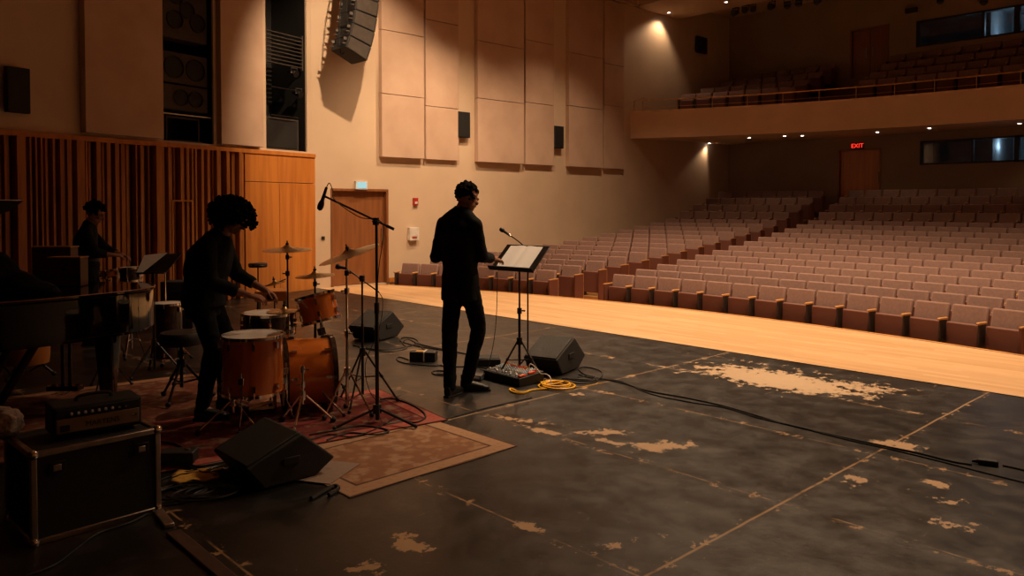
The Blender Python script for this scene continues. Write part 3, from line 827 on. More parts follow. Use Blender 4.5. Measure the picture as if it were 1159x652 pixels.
def can_light(p, lab, s_=1.0, tilt=.5, yaw=0):
    e = empty('theatre_spotlight', p, yaw); tag(e, lab, 'spotlight', 'black theatre spotlights on the ceiling')
    MB().cone((0, .1 * s_, 0), (0, -.14 * s_, -.10 * s_ * tilt), .075 * s_, .095 * s_, 16).build('can', M['blackmetal'], e)
    MB().box((0, 0, .13 * s_), (.24 * s_, .03, .02)).box((-.11 * s_, 0, .06 * s_), (.014, .03, .14 * s_)).box((.11 * s_, 0, .06 * s_), (.014, .03, .14 * s_)).build('yoke', M['blackmetal'], e)
    MB().cone((0, .0, .13 * s_), (0, .0, max(7.39 - p.z, .13 * s_ + .03)), .012).build('hanger', M['blackmetal'], e)
    MB().box((.0, -.15 * s_, -.05 * s_ * tilt), (.19 * s_, .01, .17 * s_)).build('barn_door', M['blackmetal'], e)
for i, (px, py, lb) in enumerate(((831, 15, 'leftmost of the black spotlights under the ceiling'), (842, 12, 'second black spotlight from the left under the ceiling'), (850, 11, 'third black spotlight from the left, close beside the second'),
                                 (872, 8, 'black spotlight between the close pair and the wide one'), (890, 6, 'left one of the large pair of ceiling spotlights'), (901, 4, 'right one of the large pair of ceiling spotlights'),
                                 (924, 2, 'black spotlight cut by the top edge, right of the large pair'), (1061, 1, 'dark spotlight high over the balcony, left of the upper booth window'), (1108, 2, 'dark spotlight right above the upper booth window'))):
    c = onplane(px, Vector((0, 19.8, 0)), Vector((1, 0, 0))); c.z = zat(py, c)
    can_light(c, lb, .95 if i in (4, 5) else .8, .9, .3 * (i % 3))
c0 = onplane(826, Vector((0, 19.8, 0)), Vector((1, 0, 0)))
tag(MB().cone((c0.x - .2, 19.8, 7.42), (XR - .1, 19.8, 7.42), .025).build('lighting_bar', M['blackmetal']), 'black ceiling bar that carries the spotlights', 'rail')
tag(MB().box((-7.9, YB - .16, 6.85), (.3, .12, .12)).build('wall_fitting', M['black'], bevel=.01), 'small dark fitting above the upper double door', 'fitting')

# ------------------------------------------------------------------ line array
AD = 14.4
e0 = L((416 - 579.5) / FPX * AD, AD)
zA = CAM_H + (233 - 70) / FPX * AD
e = empty('line_array', (e0.x, e0.y, zA)); tag(e, 'curved black line array of loudspeakers hung before the left wall', 'loudspeaker')
tl = [24, 18, 13, 9, 6, 4, 2, 1, 0, 0, 0]
W_, D_, H_ = .52, .50, .29
F = Vector((0, 0, 0)); pf = []
for i, a_ in enumerate(tl):
    a_ = math.radians(a_); pf.append((F.copy(), F - D_ * Vector((0, math.cos(a_), -math.sin(a_)))))
    am = math.radians((tl[i] + tl[min(i + 1, len(tl) - 1)]) / 2); F = F + H_ * Vector((0, math.sin(am), math.cos(am)))
TY = Matrix(((0, 0, 1, 0), (1, 0, 0, 0), (0, 1, 0, 0), (0, 0, 0, 1)))      # profile x,y -> world y,z; thickness along x
for i in range(len(pf) - 1):
    f0, r0 = pf[i]; f1, r1 = pf[i + 1]
    sh = lambda p, c, k: c + (p - c) * k
    c = (f0 + r0 + f1 + r1) / 4
    q = [sh(p, c, .97) for p in (f0, f1, r1, r0)]
    bx = MB().prism([(p.y, p.z) for p in q], Matrix.Translation((-W_, 0, 0)) @ TY, W_).build('cabinet', M['carpetblack'], e, bevel=.006)
    n_ = (f1 - f0).normalized().cross(Vector((1, 0, 0))); n_ = n_ if n_.y > 0 else -n_
    q2 = [sh(p, (f0 + f1) / 2, .88) + n_ * t for t in (.0, .012) for p in (f0, f1)]
    MB().prism([(q2[0].y, q2[0].z), (q2[1].y, q2[1].z), (q2[3].y, q2[3].z), (q2[2].y, q2[2].z)], Matrix.Translation((-W_ * .96, 0, 0)) @ TY, W_ * .92).build('grille', M['grille'], bx)
    q3 = [sh(p, c, .86) for p in (f0, f1, r1, r0)]
    MB().prism([(p.y, p.z) for p in q3], Matrix.Translation((0, 0, 0)) @ TY, .012).build('side_plate', M['cab'], bx)
    for s_ in (-.9, -.08):
        m_ = (r0 + r1) / 2 + Vector((s_ * W_, -.02, 0))
        MB().box(m_ + Z * .05, (.02, .06, .05)).build('rigging_bracket', M['steel'], bx)
        MB().cone(m_ + Vector((0, -.05, -.04)), m_ + Vector((0, .02, -.04)), .012).build('rigging_pin', M['steel'], bx)
top = (pf[-1][0] + pf[-1][1]) / 2 + Vector((-W_ / 2, 0, 0))
MB().box(top + Vector((0, 0, .03)), (W_ + .06, .7, .05)).build('fly_frame', M['blackmetal'], e)
if top.z + zA < CEIL_Z - .1: MB().cone(top + Vector((0, 0, .05)), Vector((top.x, top.y, CEIL_Z - zA)), .018).build('chain', M['blackmetal'], e)
rr = pf[3][1]
cb = spline([Vector((-W_ * .5, y_, z_)) + Vector((0, rr.y, 0)) for y_, z_ in ((-.03, 1.6), (-.11, 1.2), (-.16, .7), (-.17, .3), (-.13, .12), (-.06, .16), (-.03, .35))], 8)
MB().tube(cb, .011, 6).build('speaker_cable', M['cable'], e)
cb = spline([Vector((-W_ * .2, y_, z_)) + Vector((0, rr.y, 0)) for y_, z_ in ((-.02, 1.6), (-.07, 1.2), (-.11, .9), (-.07, .6), (-.09, .35), (-.02, .2))], 8)
MB().tube(cb, .008, 6).build('speaker_cable', M['cable'], e)
# ------------------------------------------------------------------ auditorium seats
SW = .45
def seat_parts():
    R = Matrix.Rotation(math.radians(8), 3, 'X')
    ms = {}
    ms['seat_pan'] = (MB().box((0, .10, .42), (SW - .075, .07, .42), M=Matrix.Rotation(math.radians(-3), 3, 'X')), M['seatpan'], .018)
    Rb = Matrix.Rotation(math.radians(-13), 3, 'X')
    ms['backrest'] = (MB().box((0, .24, .60), (SW - .028, .07, .46), M=Rb), M['seatback'], .022)
    ms['standard'] = (MB().box((-SW / 2, .08, .32), (.022, .15, .64)).box((-SW / 2, .10, .01), (.036, .24, .02)), M['stand'], .006)
    ms['armrest'] = (MB().box((-SW / 2, .075, .655), (.036, .19, .03)), M['armwood'], .008)
    out = []
    for k, (mb, m, bv) in ms.items():
        o = mb.build(k, m, None, bevel=bv, seg=2)
        dg = bpy.context.evaluated_depsgraph_get(); me = bpy.data.meshes.new_from_object(o.evaluated_get(dg)); me.name = k
        bpy.data.objects.remove(o); out.append((k, me))
    return out
SP = seat_parts()
mb = MB().box((0, .15, .335), (.028, .30, .66)); oe = mb.build('end_panel', M['seatpan'], bevel=.01); oe2 = MB().box((0, .304, .335), (.03, .010, .64)).box((0, .15, .670), (.034, .31, .016)).build('x', M['armwood'])
END, EDGE = oe.data, oe2.data; bpy.data.objects.remove(oe); bpy.data.objects.remove(oe2)
ORD = ['front', 'second', 'third', 'fourth', 'fifth', 'sixth', 'seventh', 'eighth', 'ninth', 'tenth', 'eleventh', 'twelfth', 'thirteenth', 'fourteenth', 'fifteenth', 'sixteenth', 'seventeenth', 'eighteenth', 'nineteenth', 'twentieth']
ORD2 = ['first'] + ORD[1:] + ['twenty-' + w for w in ['first'] + ORD[1:10]]
cands = []                                     # (distance, x, y, z, rz, label, group, end side)
def inview(p, m=25):
    d = p.dot(FWD); px = 579.5 + FPX * p.dot(RGT) / d
    return -m < px < 1159 + m
for k in range(NR):
    R = R0 + .25 + PITCHR * k
    zf = FL0 + rise(k)
    def pos(th): return Vector((HC.x + R * math.sin(th), HC.y + R * math.cos(th), 0))
    dth = SW / R
    thL = math.asin((-9.78 - .012 * k - HC.x) / R) - dth / 2
    i = 0
    while True:                                # block between the aisle and the left wall
        q = pos(thL - i * dth)
        if q.x < WX + SW / 2 + .16: break
        if q.y < YB - .55: cands.append((q.length, q.x, q.y, zf, -(thL - i * dth), f'folded mauve seat, {ORD2[i]} from the aisle in the {ORD[k]} row of the left block', 'seats of the left block', 1 if i == 0 else 0))
        i += 1
    thM = math.asin((-8.62 - .045 * k - HC.x) / R) + dth / 2
    i = 0
    while True:
        q = pos(thM + i * dth)
        if k == 0 and i > 13: break
        if not inview(q, 30) or q.x > -.5: break
        if q.y < YB - .55: cands.append((q.length, q.x, q.y, zf, -(thM + i * dth), f'folded mauve seat, {ORD2[i]} from the aisle in the {ORD[k]} row of the centre block', 'seats of the centre block', -1 if i == 0 else (2 if (k == 0 and i == 13) else 0)))
        i += 1
for j in range(4):
    xa = [( -9.95 - .0 * j, -1), (-8.45, 1)]
    for x0, sgn in xa:
        x = x0 + sgn * SW / 2; i = 0
        while WX + .42 < x < -2.5:
            y = by(x, TJ[j]); t = (by(x + .1, TJ[j]) - by(x - .1, TJ[j])) / .2
            q = Vector((x, y, 0))
            if y < YB - .42 and inview(q):
                cands.append((q.length + 6, x, y, ZJ[j], math.atan(t), f'dark seat, {ORD2[i]} from the aisle in the {ORD[j]} balcony row, ' + ('left' if sgn < 0 else 'right') + ' of the aisle', 'seats on the balcony', 1 if (i == 0 and sgn < 0) else (-1 if i == 0 else 0)))
            x += sgn * SW / math.sqrt(1 + t * t) ** 1; i += 1
cands.sort(key=lambda c: c[0])
rest = MB()
print('seats', len(cands))
for n_, (d_, x, y, z, rz, lab, grp, end) in enumerate(cands):
    if n_ < 300:
        e = empty('auditorium_seat', (x, y, z), rz); tag(e, lab, 'seat', grp)
        for k_, me in SP:
            if k_ in ('standard', 'armrest') and end == -1: continue
            o = bpy.data.objects.new(k_, me); COL.objects.link(o); o.parent = e
        if end:
            for sx in ([SW / 2] if end in (1, 2) else [-SW / 2]):
                o = bpy.data.objects.new('end_panel', END); COL.objects.link(o); o.parent = e; o.location = (sx, 0, 0)
                o2 = bpy.data.objects.new('edge_strip', EDGE); COL.objects.link(o2); o2.parent = o
    else:
        R = Matrix.Translation((x, y, z)) @ Matrix.Rotation(rz, 4, 'Z')
        for k_, me in SP:
            rest.add([R @ v.co for v in me.vertices], [tuple(p.vertices) for p in me.polygons]); 
            rest.m = getattr(rest, 'm', []) + [k_] * len(me.polygons)
        if end:
            sx = SW / 2 if end > 0 else -SW / 2
            rest.add([R @ (v.co + Vector((sx, 0, 0))) for v in END.vertices], [tuple(p.vertices) for p in END.polygons]); rest.m += ['seat_pan'] * len(END.polygons)
me = bpy.data.meshes.new('auditorium_seating'); me.from_pydata([tuple(v) for v in rest.v], [], rest.f)
order = ['seat_pan', 'backrest', 'standard', 'armrest']
for k_ in order: me.materials.append({'seat_pan': M['seatpan'], 'backrest': M['seatback'], 'standard': M['stand'], 'armrest': M['armwood']}[k_])
for p, k_ in zip(me.polygons, rest.m): p.material_index = order.index(k_)
o = bpy.data.objects.new('auditorium_seating', me); COL.objects.link(o)
tag(o, 'dark rows of the farthest seats under and on the balcony', 'seats', kind='stuff')
# ================================================================== stage equipment
def gp(px, py, z=0.0): return G(px, py, z)
def at(px, d, z=0.0): return L((px - 579.5) / FPX * d, d, z)

# ------------------------------------------------------------------ rugs
def rug(name, corners, th, m_args, label, cat='rug', z=0.0):
    a_, b_, c_ = corners                       # near corner, its neighbour along the width, its neighbour along the length
    w = (b_ - a_).length; u = (b_ - a_).normalized(); v = (c_ - a_); v = (v - u * v.dot(u)); h = v.length
    c = a_ + u * w / 2 + v / 2
    m = rug_mat(label, *m_args, w, h)
    mb = MB(); nx, ny = 40, 40; vs = []; fs = []
    rnd = random.Random(5)
    for i in range(nx + 1):
        for j in range(ny + 1):
            x = (i / nx - .5) * w; y = (j / ny - .5) * h
            ed = min(min(i, nx - i) / 3, min(j, ny - j) / 3, 1)
            zz = th + (.0006 * math.sin(x * 5 + 1) * math.cos(y * 4.3)) * ed
            wob = .006 * math.sin(7 * y) if i in (0, nx) else 0; wob2 = .006 * math.sin(6 * x) if j in (0, ny) else 0
            vs.append((x + wob, y + wob2, zz))
    n1 = ny + 1
    for i in range(nx):
        for j in range(ny): fs.append((i * n1 + j, (i + 1) * n1 + j, (i + 1) * n1 + j + 1, i * n1 + j + 1))
    k = len(vs); per = [i * n1 for i in range(nx + 1)] + [nx * n1 + j for j in range(1, ny + 1)] + [i * n1 + ny for i in range(nx - 1, -1, -1)] + [j for j in range(ny - 1, 0, -1)]
    for p in per: vs.append((vs[p][0], vs[p][1], 0))
    for i in range(len(per)):
        j = (i + 1) % len(per); fs.append((per[i], per[j], k + j, k + i))
    fs.append(tuple(range(k + len(per) - 1, k - 1, -1)))
    o = mb.add(vs, fs).build(name, m, ang=50); o.location = (c.x, c.y, z); o.rotation_euler = (0, 0, math.atan2(u.y, u.x))
    return tag(o, label, cat)
E_ = gp(507, 476.5); F_ = gp(428, 441)
lenv = (L(-.8, -.6)).normalized() * 2.3
rug('red_rug', (E_, F_, E_ + lenv), .004, ((.20, .035, .03), (.13, .03, .025), (.40, .055, .045), (.27, .20, .15)), 'red patterned rug under the drum kit and microphone stands', z=.0075)
A_, B_, C_ = gp(502, 479), gp(586, 505.5), gp(383, 558)
rug('tan_rug', (B_, A_ + (A_ - B_) * .25, C_), .005, ((.34, .19, .11), (.26, .13, .075), (.36, .21, .125), (.45, .30, .20)), 'worn tan patterned rug on the floor in front of the red rug')
q0 = L(-2.45, 7.75)
rug('orange_rug', (q0 + L(.6, -.8) * 1.95, q0, q0 + L(.6, -.8) * 1.95 + L(-.8, -.6) * 3.1), .005, ((.24, .10, .055), (.16, .055, .035), (.45, .20, .10), (.30, .20, .14)), 'faded orange rug behind the drum stool and under the piano')
rug('pale_rug', (gp(372, 550), gp(408, 527), L(-2.18, 4.84)), .003, ((.27, .2, .165), (.24, .175, .14), (.29, .21, .17), (.30, .23, .19)), 'small pale rug beside the monitor speaker nearest the camera', z=.0075)

# ------------------------------------------------------------------ wedge monitors
WP = [(0, 0), (.37, 0), (.52, .10), (.27, .315), (-.12, .155)]
def wedge(p, rz, w, s, label, flip=False, handle=True):
    """profile runs along local y, the box is w wide along -x"""
    e = empty('stage_monitor', p, rz); tag(e, label, 'monitor speaker')
    c = Vector((sum(a for a, b in WP) / 5, sum(b for a, b in WP) / 5, 0))
    T = Matrix(((0, 0, -1, 0), (1, 0, 0, 0), (0, 1, 0, 0), (0, 0, 0, 1)))
    T = Matrix.Scale(s, 4) @ T
    MB().prism(WP, T, w / s).build('cabinet', M['carpetblack'], e, bevel=.012, seg=3)
    a_, b_ = Vector((0, WP[4][0], WP[4][1])) * s, Vector((0, WP[3][0], WP[3][1])) * s
    n = (b_ - a_).normalized(); nn = Vector((0, -n.z, n.y)); m_ = (a_ + b_) / 2 + Vector((-w / 2, 0, 0)) + nn * .004
    R = Matrix((Vector((1, 0, 0)), n, nn)).transposed()
    g = MB().box(m_, (w * .93, (b_ - a_).length * .93, .014), M=R).build('grille', M['grille'], e, bevel=.004)
    hb = MB().box(Vector((.004, .19 * s, .15 * s)), (.01, .12 * s, .05 * s)).build('side_handle', M['rubber'], e, bevel=.004)
    for yy in (.06, .32):
        for xx in (-.05, -w + .05): MB().cone((xx, yy * s, -.008), (xx, yy * s, .004), .014).build('rubber_foot', M['rubber'], e)
    return e
BR_ = L(.476, 7.25, .008)
wedge(BR_, AZ - math.radians(30), .36, 1.0, 'black wedge monitor beside the music stand with cables at its foot')
wedge(gp(430, 386.5) + Z * .008, AZ - math.radians(26), .38, 1.0, 'black wedge monitor farthest back, beyond the cymbal stands')
wn = wedge(L(-1.39, 4.30, .008), AZ - .827, .48, .86, 'big black wedge monitor nearest the camera in front of the drums')

# ------------------------------------------------------------------ stands
def tripod(e, m, hub, R, n=3, a0=0.0, r=.009, foot=.013, brace=None, pole_r=.011, lowz=None, curve=0.0, base=(0, 0)):
    bx, by_ = base
    for i in range(n):
        a_ = a0 + 2 * PI * i / n
        f = Vector((bx + R * math.cos(a_), by_ + R * math.sin(a_), foot))
        h = Vector((bx + .022 * math.cos(a_), by_ + .022 * math.sin(a_), hub))
        lg = MB(); lg.tube([h, h.lerp(f, .5) + Z * curve, f], r, 8); lg = lg.build('leg', m, e)
        MB().ell(f, foot * 1.25).build('rubber_foot', M['rubber'], lg)
        if brace:
            mid = h.lerp(f, .5); c0 = Vector((bx, by_, brace)) + (mid - Vector((bx, by_, mid.z))).normalized() * .015
            MB().cone(c0, mid, r * .7).build('brace', m, lg)
            MB().cone(mid - (f - h).normalized() * .012, mid + (f - h).normalized() * .012, r * 1.5, n=10).build('joint', m, lg)
    MB().cone((bx, by_, hub - .03), (bx, by_, hub + .035), pole_r * 2.1, pole_r * 1.9, 14).build('hub', m, e)
def pole(e, m, z0, z1, r=.011, name='pole', base=(0, 0)):
    return MB().cone((base[0], base[1], z0), (base[0], base[1], z1), r).build(name, m, e)
def clutch(e, p, m, s=1.0, d=(1, 0, 0)):
    d = Vector(d).normalized(); p = Vector(p)
    o = MB().cone(p - Z * .022 * s, p + Z * .022 * s, .019 * s, n=14).cone(p, p + d * .045 * s, .006 * s).cone(p + d * .035 * s - Z.cross(d) * .016 * s, p + d * .035 * s + Z.cross(d) * .016 * s, .006 * s)
    return o.build('clutch', m, e)
def cymbal(p, R, nrm, label, h=.028, group=None):
    nrm = Vector(nrm).normalized(); q = Z.rotation_difference(nrm)
    e = empty('cymbal', p, q=q); tag(e, label, 'cymbal', group)
    prof = []
    for i in range(15):
        t = i / 14; rr = R * t
        z = (h * (1 - t) ** 1.1 + (.022 * math.cos(min(t / .22, 1) * PI / 2) if t < .22 else 0))
        prof.append((max(rr, .004), z - h))
    prof2 = prof + [(r_, z_ - .0016) for r_, z_ in reversed(prof)]
    MB().lathe(prof2, (0, 0, 0), n=48, close=True).build('plate', M['brass'], e, ang=60)
    MB().cone((0, 0, .02), (0, 0, .035), .016, .013).cone((0, 0, .035), (0, 0, .055), .006).build('felt_and_nut', M['black'], e)
    return e

def mic(e, p, d, L_=.16, r=.0, m=None, name='microphone'):
    d = Vector(d).normalized(); p = Vector(p)
    MB().lathe([(.001, 0), (.010, .0), (.0135, .09 * L_ / .16), (.019, .105 * L_ / .16), (.022, .115 * L_ / .16), (.023, .135 * L_ / .16), (.018, .155 * L_ / .16), (.001, .163 * L_ / .16)], p, d, 20).build(name, m or M['black'], e)

# big boom stand before the kit (its boom carries the microphone at upper left)
d0 = 5.63; b0 = at(426, d0)
e = empty('microphone_stand', b0, AZ); tag(e, 'tall black boom microphone stand at the edge of the red rug', 'microphone stand')
tripod(e, M['blackmetal'], .10, .33, 3, math.radians(-25), .010, .012, pole_r=.016)
pole(e, M['blackmetal'], .02, .85, .0145, 'lower_pole'); pole(e, M['blackmetal'], .85, 1.475, .010, 'upper_pole')
MB().cone((0, 0, .80), (0, 0, .88), .019).build('grip', M['rubber'], e)
clutch(e, (0, -.02, 1.475), M['blackmetal'], 1.2, (0, -1, 0))
k_ = d0 / FPX; bs, be = Vector(((368 - 426) * k_, -.02, 1.6 + (233 - 224) * k_)), Vector(((446 - 426) * k_, .0, 1.6 + (233 - 261.5) * k_))
MB().cone(bs, be, .0075).build('boom', M['blackmetal'], e); MB().cone(be - (be - bs).normalized() * .06, be, .011).build('counterweight', M['rubber'], e)
mt = Vector(((371 - 426) * k_, -.03, 1.6 + (233 - 214) * k_)); md = Vector(((363.5 - 371) * k_, 0, -(237 - 214) * k_))
mic(e, mt, md, .175)
cb = spline([mt, mt + Vector((.02, 0, .03)), bs + Vector((.06, 0, .045)), bs + Vector((.08, -.01, -.03)), bs.lerp(be, .5) + Vector((0, -.012, -.03)), be * .4 + Vector((0, -.03, 1.475 * .6)), Vector((.015, -.015, 1.1)), Vector((-.012, -.018, .6)), Vector((.01, -.02, .2)), Vector((.06, -.08, .02)), Vector((.25, .1, .016))], 8)
MB().tube(cb, .0035, 6).build('cable', M['cable'], e)

# second boom stand behind it
d1 = 6.15; b1_ = at(409.5, d1); k_ = d1 / FPX
e = empty('microphone_stand', b1_, AZ); tag(e, 'black boom stand just left of the tall one, its short boom over the cymbal stand', 'microphone stand')
tripod(e, M['blackmetal'], .42, .28, 3, math.radians(20), .008, .012, brace=.22, pole_r=.012)
zt = 1.6 + (233 - 317) * k_; pole(e, M['blackmetal'], .08, .65, .011, 'lower_pole'); pole(e, M['blackmetal'], .65, zt, .008, 'upper_pole')
clutch(e, (0, 0, zt), M['blackmetal'], 1.1, (0, -1, 0))
bs, be = Vector(((392 - 409.5) * k_, 0, 1.6 + (233 - 306) * k_)), Vector(((428 - 409.5) * k_, .02, 1.6 + (233 - 333) * k_))
MB().cone(bs, be, .006).build('boom', M['blackmetal'], e); mic(e, bs + Vector((.01, 0, 0)), (-1, 0, .2), .10)
cb = spline([be, be + Vector((.03, 0, -.08)), be + Vector((.0, 0, -.3)), Vector((.02, 0, .3)), Vector((.1, .05, .02)), Vector((.3, .3, .014))], 8)
MB().tube(cb, .003, 6).build('cable', M['cable'], e)

# cymbals and their stands
def cym_stand(px, d, ytop, label, hub_y, R, a0, double=True, m='chrome', base_y=None, boom=None):
    k = d / FPX; zc = 1.6 + (233 - ytop) * k
    e = empty('cymbal_stand', at(px, d), AZ); tag(e, label, 'cymbal stand')
    hz = 1.6 + (233 - hub_y) * k
    tripod(e, M[m], hz, R, 3, a0, .008, .016, brace=max(hz - .22, .06), pole_r=.013)
    pole(e, M[m], .07, min(.62, zc - .1), .0125, 'lower_pole'); pole(e, M[m], min(.62, zc - .1), zc - .0, .0085, 'upper_pole')
    clutch(e, (0, 0, min(.62, zc - .1)), M[m], 1.1, (1, -.3, 0)); clutch(e, (0, 0, zc * .8), M[m], 1.0, (-1, -.3, 0)); clutch(e, (0, 0, zc - .1), M['blackmetal'], .9, (1, 0, 0))
    return e, zc
e, zc = cym_stand(392, 5.84, 296, 'chrome double-braced cymbal stand holding the large tilted cymbal', 424, .20, -.25)
cymbal(at(394, 5.87, 1.6 + (233 - 286) * 5.87 / FPX + .0), .24, RGT * -.33 + FWD * -.12 + Z, 'large bronze cymbal tilted up to the right, beside the boom stand', group=None)
d_ = 5.84; mm = MB(); kk = d_ / FPX
mm.cone((0, 0, zc - .01), ((393.5 - 392) * kk, 0, 1.6 + (233 - 283) * kk), .007).build('tilter', M['blackmetal'], e)
e, zc = cym_stand(325, 6.9, 280, 'slim cymbal stand behind the snare with the flat left cymbal', 400, .26, .9, m='blackmetal')
cymbal(at(325, 6.9, 1.6 + (233 - 281) * 6.9 / FPX), .215, Vector((.02, -.02, 1)) - FWD * .03, 'bronze cymbal nearest the bending drummer, lying almost flat')
e, zc = cym_stand(356, 6.62, 310, 'cymbal stand rising behind the tom with the smallest cymbal', 410, .24, .2, m='blackmetal')
cymbal(at(356, 6.62, 1.6 + (233 - 310.5) * 6.62 / FPX), .165, Vector((0, 0, 1)) + RGT * -.05 + FWD * -.05, 'small bronze cymbal above the tilted tom')

# ------------------------------------------------------------------ drums
def drum(name, c, axis, r, h, m, label, lugs=8, top='head', bottom='head', cat='drum', hoopm='chrome', hoopw=.016, group=None, parent=None, roll=0.0, deep_hoop=.022):
    axis = Vector(axis).normalized(); q = Z.rotation_difference(axis)
    e = empty(name, c, q=q)
    if parent is None: tag(e, label, cat, group)
    else: e.parent = parent
    MB().lathe([(r - .008, 0), (r, 0), (r, h), (r - .008, h)], n=48, close=True).build('shell', M[m], e)
    for nm, z_, mt_, s_ in (('batter_head', h, top, 1), ('bottom_head', 0, bottom, -1)):
        MB().lathe([(.001, z_ + s_ * .004), (r - .01, z_ + s_ * .004), (r + .001, z_ - s_ * .003), (r - .01, z_ - s_ * .001), (.001, z_ - s_ * .001)], n=48).build(nm, M[mt_], e)
        MB().lathe([(r + .002, z_ - deep_hoop * .5), (r + hoopw * .7, z_ - deep_hoop * .5), (r + hoopw * .7, z_ + deep_hoop * .5), (r + .002, z_ + deep_hoop * .5)], n=48, close=True).build('hoop', M[hoopm], e)
    for i in range(lugs):
        a_ = 2 * PI * (i + .5) / lugs + roll; ca, sa = math.cos(a_), math.sin(a_)
        for z_, s_ in ((h, -1), (0, 1)):
            o = MB().box(((r + .010) * ca, (r + .010) * sa, z_ + s_ * (.055 if h > .2 else h * .38)), (.024, .018, .045 if h > .2 else .03), a_)
            o.cone(((r + .016) * ca, (r + .016) * sa, z_ + s_ * .05), ((r + .016) * ca, (r + .016) * sa, z_ - s_ * .012), .0035, n=6)
            o.build('lug', M['chrome'], e)
    return e
# floor tom
dt = 5.58; rt = .213; z0, z1 = .245, 1.6 + (233 - 382) * dt / FPX
e = drum('floor_tom', at(284.5, dt, z0), (0, 0, 1), rt, z1 - z0, 'shell', 'amber lacquered floor tom with a coated head, nearest the camera', 8)
for i in range(3):
    a_ = math.radians(30 + 120 * i) + AZ; c_, s_ = math.cos(a_), math.sin(a_)
    lg = MB().tube([((rt + .03) * c_, (rt + .03) * s_, .18), ((rt + .03) * c_, (rt + .03) * s_, -.10), ((rt + .06) * c_, (rt + .06) * s_, -.17), ((rt + .07) * c_, (rt + .07) * s_, -z0 + .018)], .006, 8).build('leg', M['chrome'], e)
    MB().ell(((rt + .07) * c_, (rt + .07) * s_, -z0 + .018), .017).build('rubber_foot', M['rubber'], lg)
    MB().box(((rt + .018) * c_, (rt + .018) * s_, .12), (.04, .04, .05), a_).build('leg_bracket', M['chrome'], e, bevel=.004)
# bass drum lying on its side
db = 5.99; rb = .258; ax = (RGT * .93 + FWD * .37)
cb_ = at(320, db - .02, rb + .03)
e = drum('bass_drum', cb_, ax, rb, .36, 'shell', 'amber lacquered bass drum lying on its side between the toms', 8, top='headblack', bottom='headblack', hoopm='shelldark', hoopw=.03, deep_hoop=.035)
inv = (Z.rotation_difference(ax)).inverted()
for s_, nm in ((-1, 0), (1, 1)):                 # spurs at the front
    side = ax.cross(Z).normalized() * s_
    p0_ = ax * .26 + side * (rb + .005) * .85 + Z * -(rb * .45); p1_ = ax * .40 + side * (rb + .10) + Z * (-(rb + .03) + .012)
    lg = MB().cone(inv @ p0_, inv @ p1_, .009).build('spur', M['chrome'], e); MB().ell(inv @ p1_, .014).build('rubber_foot', M['rubber'], lg)
for t_ in (0, .36):
    MB().ring((0, 0, t_), rb + .004, .006, n=48).build('hoop_inlay', M['chrome' if t_ == 0 else 'shelldark'], e)
# rack tom mounted on it
dk = 6.38; axk = (Z * 1.0 - RGT * .27 + FWD * .08).normalized()
ck = at(363, dk, 1.6 + (233 - 365) * dk / FPX)
e = drum('rack_tom', ck, axk, .155, .215, 'shell', 'amber rack tom tilted toward the drummer above the bass drum', 6, top='headblack')
iq = Z.rotation_difference(axk).inverted()
MB().tube([iq @ (Vector((0, 0, .0))), iq @ (Vector((0, 0, -.12)))], .014).build('mount', M['chrome'], e); MB().box(iq @ Vector((0, 0, -.09)), (.05, .05, .06)).build('mount_bracket', M['blackmetal'], e, bevel=.005)
# snare on a stand
ds = 6.22; zs1 = 1.6 + (233 - 357) * ds / FPX; zs0 = zs1 - .165
e = drum('snare_drum', at(303, ds, zs0), (0, 0, 1), .195, zs1 - zs0, 'shelldark', 'dark snare drum with a white head beside the drummer', 8)
e = empty('snare_stand', at(303, ds), AZ); tag(e, 'chrome snare stand with legs under the snare drum', 'drum stand')
tripod(e, M['chrome'], .26, .17, 3, .9, .007, .014, brace=.12); pole(e, M['chrome'], .08, zs0 - .04, .011)
for i in range(3):
    a_ = 2.1 * i; lg = MB().tube([(0, 0, zs0 - .05), (.17 * math.cos(a_), .17 * math.sin(a_), zs0 - .03), (.205 * math.cos(a_), .205 * math.sin(a_), zs0 + .0)], .006).build('basket_arm', M['chrome'], e)
# small tan cymbal resting on the snare
cymbal(at(321, 6.26, zs1 + .034), .135, (0, 0, 1), 'small tan cymbal lying on the snare drum', h=.02)
# a second stand leg group under bass drum front: pedal
e = empty('bass_pedal', cb_ - ax * .05 - Z * (rb + .03) + Z * .011, math.atan2(ax.y, ax.x)); tag(e, 'metal kick pedal at the foot of the bass drum', 'pedal')
MB().box((-.11, 0, .012), (.20, .09, .012)).build('base_plate', M['blackmetal'], e, bevel=.003)
MB().box((-.12, 0, .045), (.17, .075, .01), M=Matrix.Rotation(math.radians(-14), 3, 'Y')).build('footboard', M['steel'], e, bevel=.003)
MB().cone((-.02, -.07, .018), (-.02, -.07, .26), .008).cone((-.02, .07, .018), (-.02, .07, .26), .008).cone((-.02, -.08, .25), (-.02, .08, .25), .008).build('hammer_frame', M['chrome'], e)
MB().cone((-.02, 0, .25), (-.10, 0, .36), .005).cone((-.125, 0, .36), (-.08, 0, .375), .022).build('beater', M['chrome'], e)
# hi-hat-like chrome tripod standing in front of the bass drum
e = empty('drum_stand', gp(343, 484, 0), AZ); tag(e, 'low chrome tripod stand in front of the bass drum', 'drum stand')
tripod(e, M['chrome'], .22, .22, 3, math.radians(-92), .009, .018, brace=None); pole(e, M['chrome'], .16, .44, .010)
clutch(e, (0, 0, .30), M['chrome'], 1.0, (-1, 0, 0)); clutch(e, (0, 0, .41), M['chrome'], 1.0, (1, 0, 0))
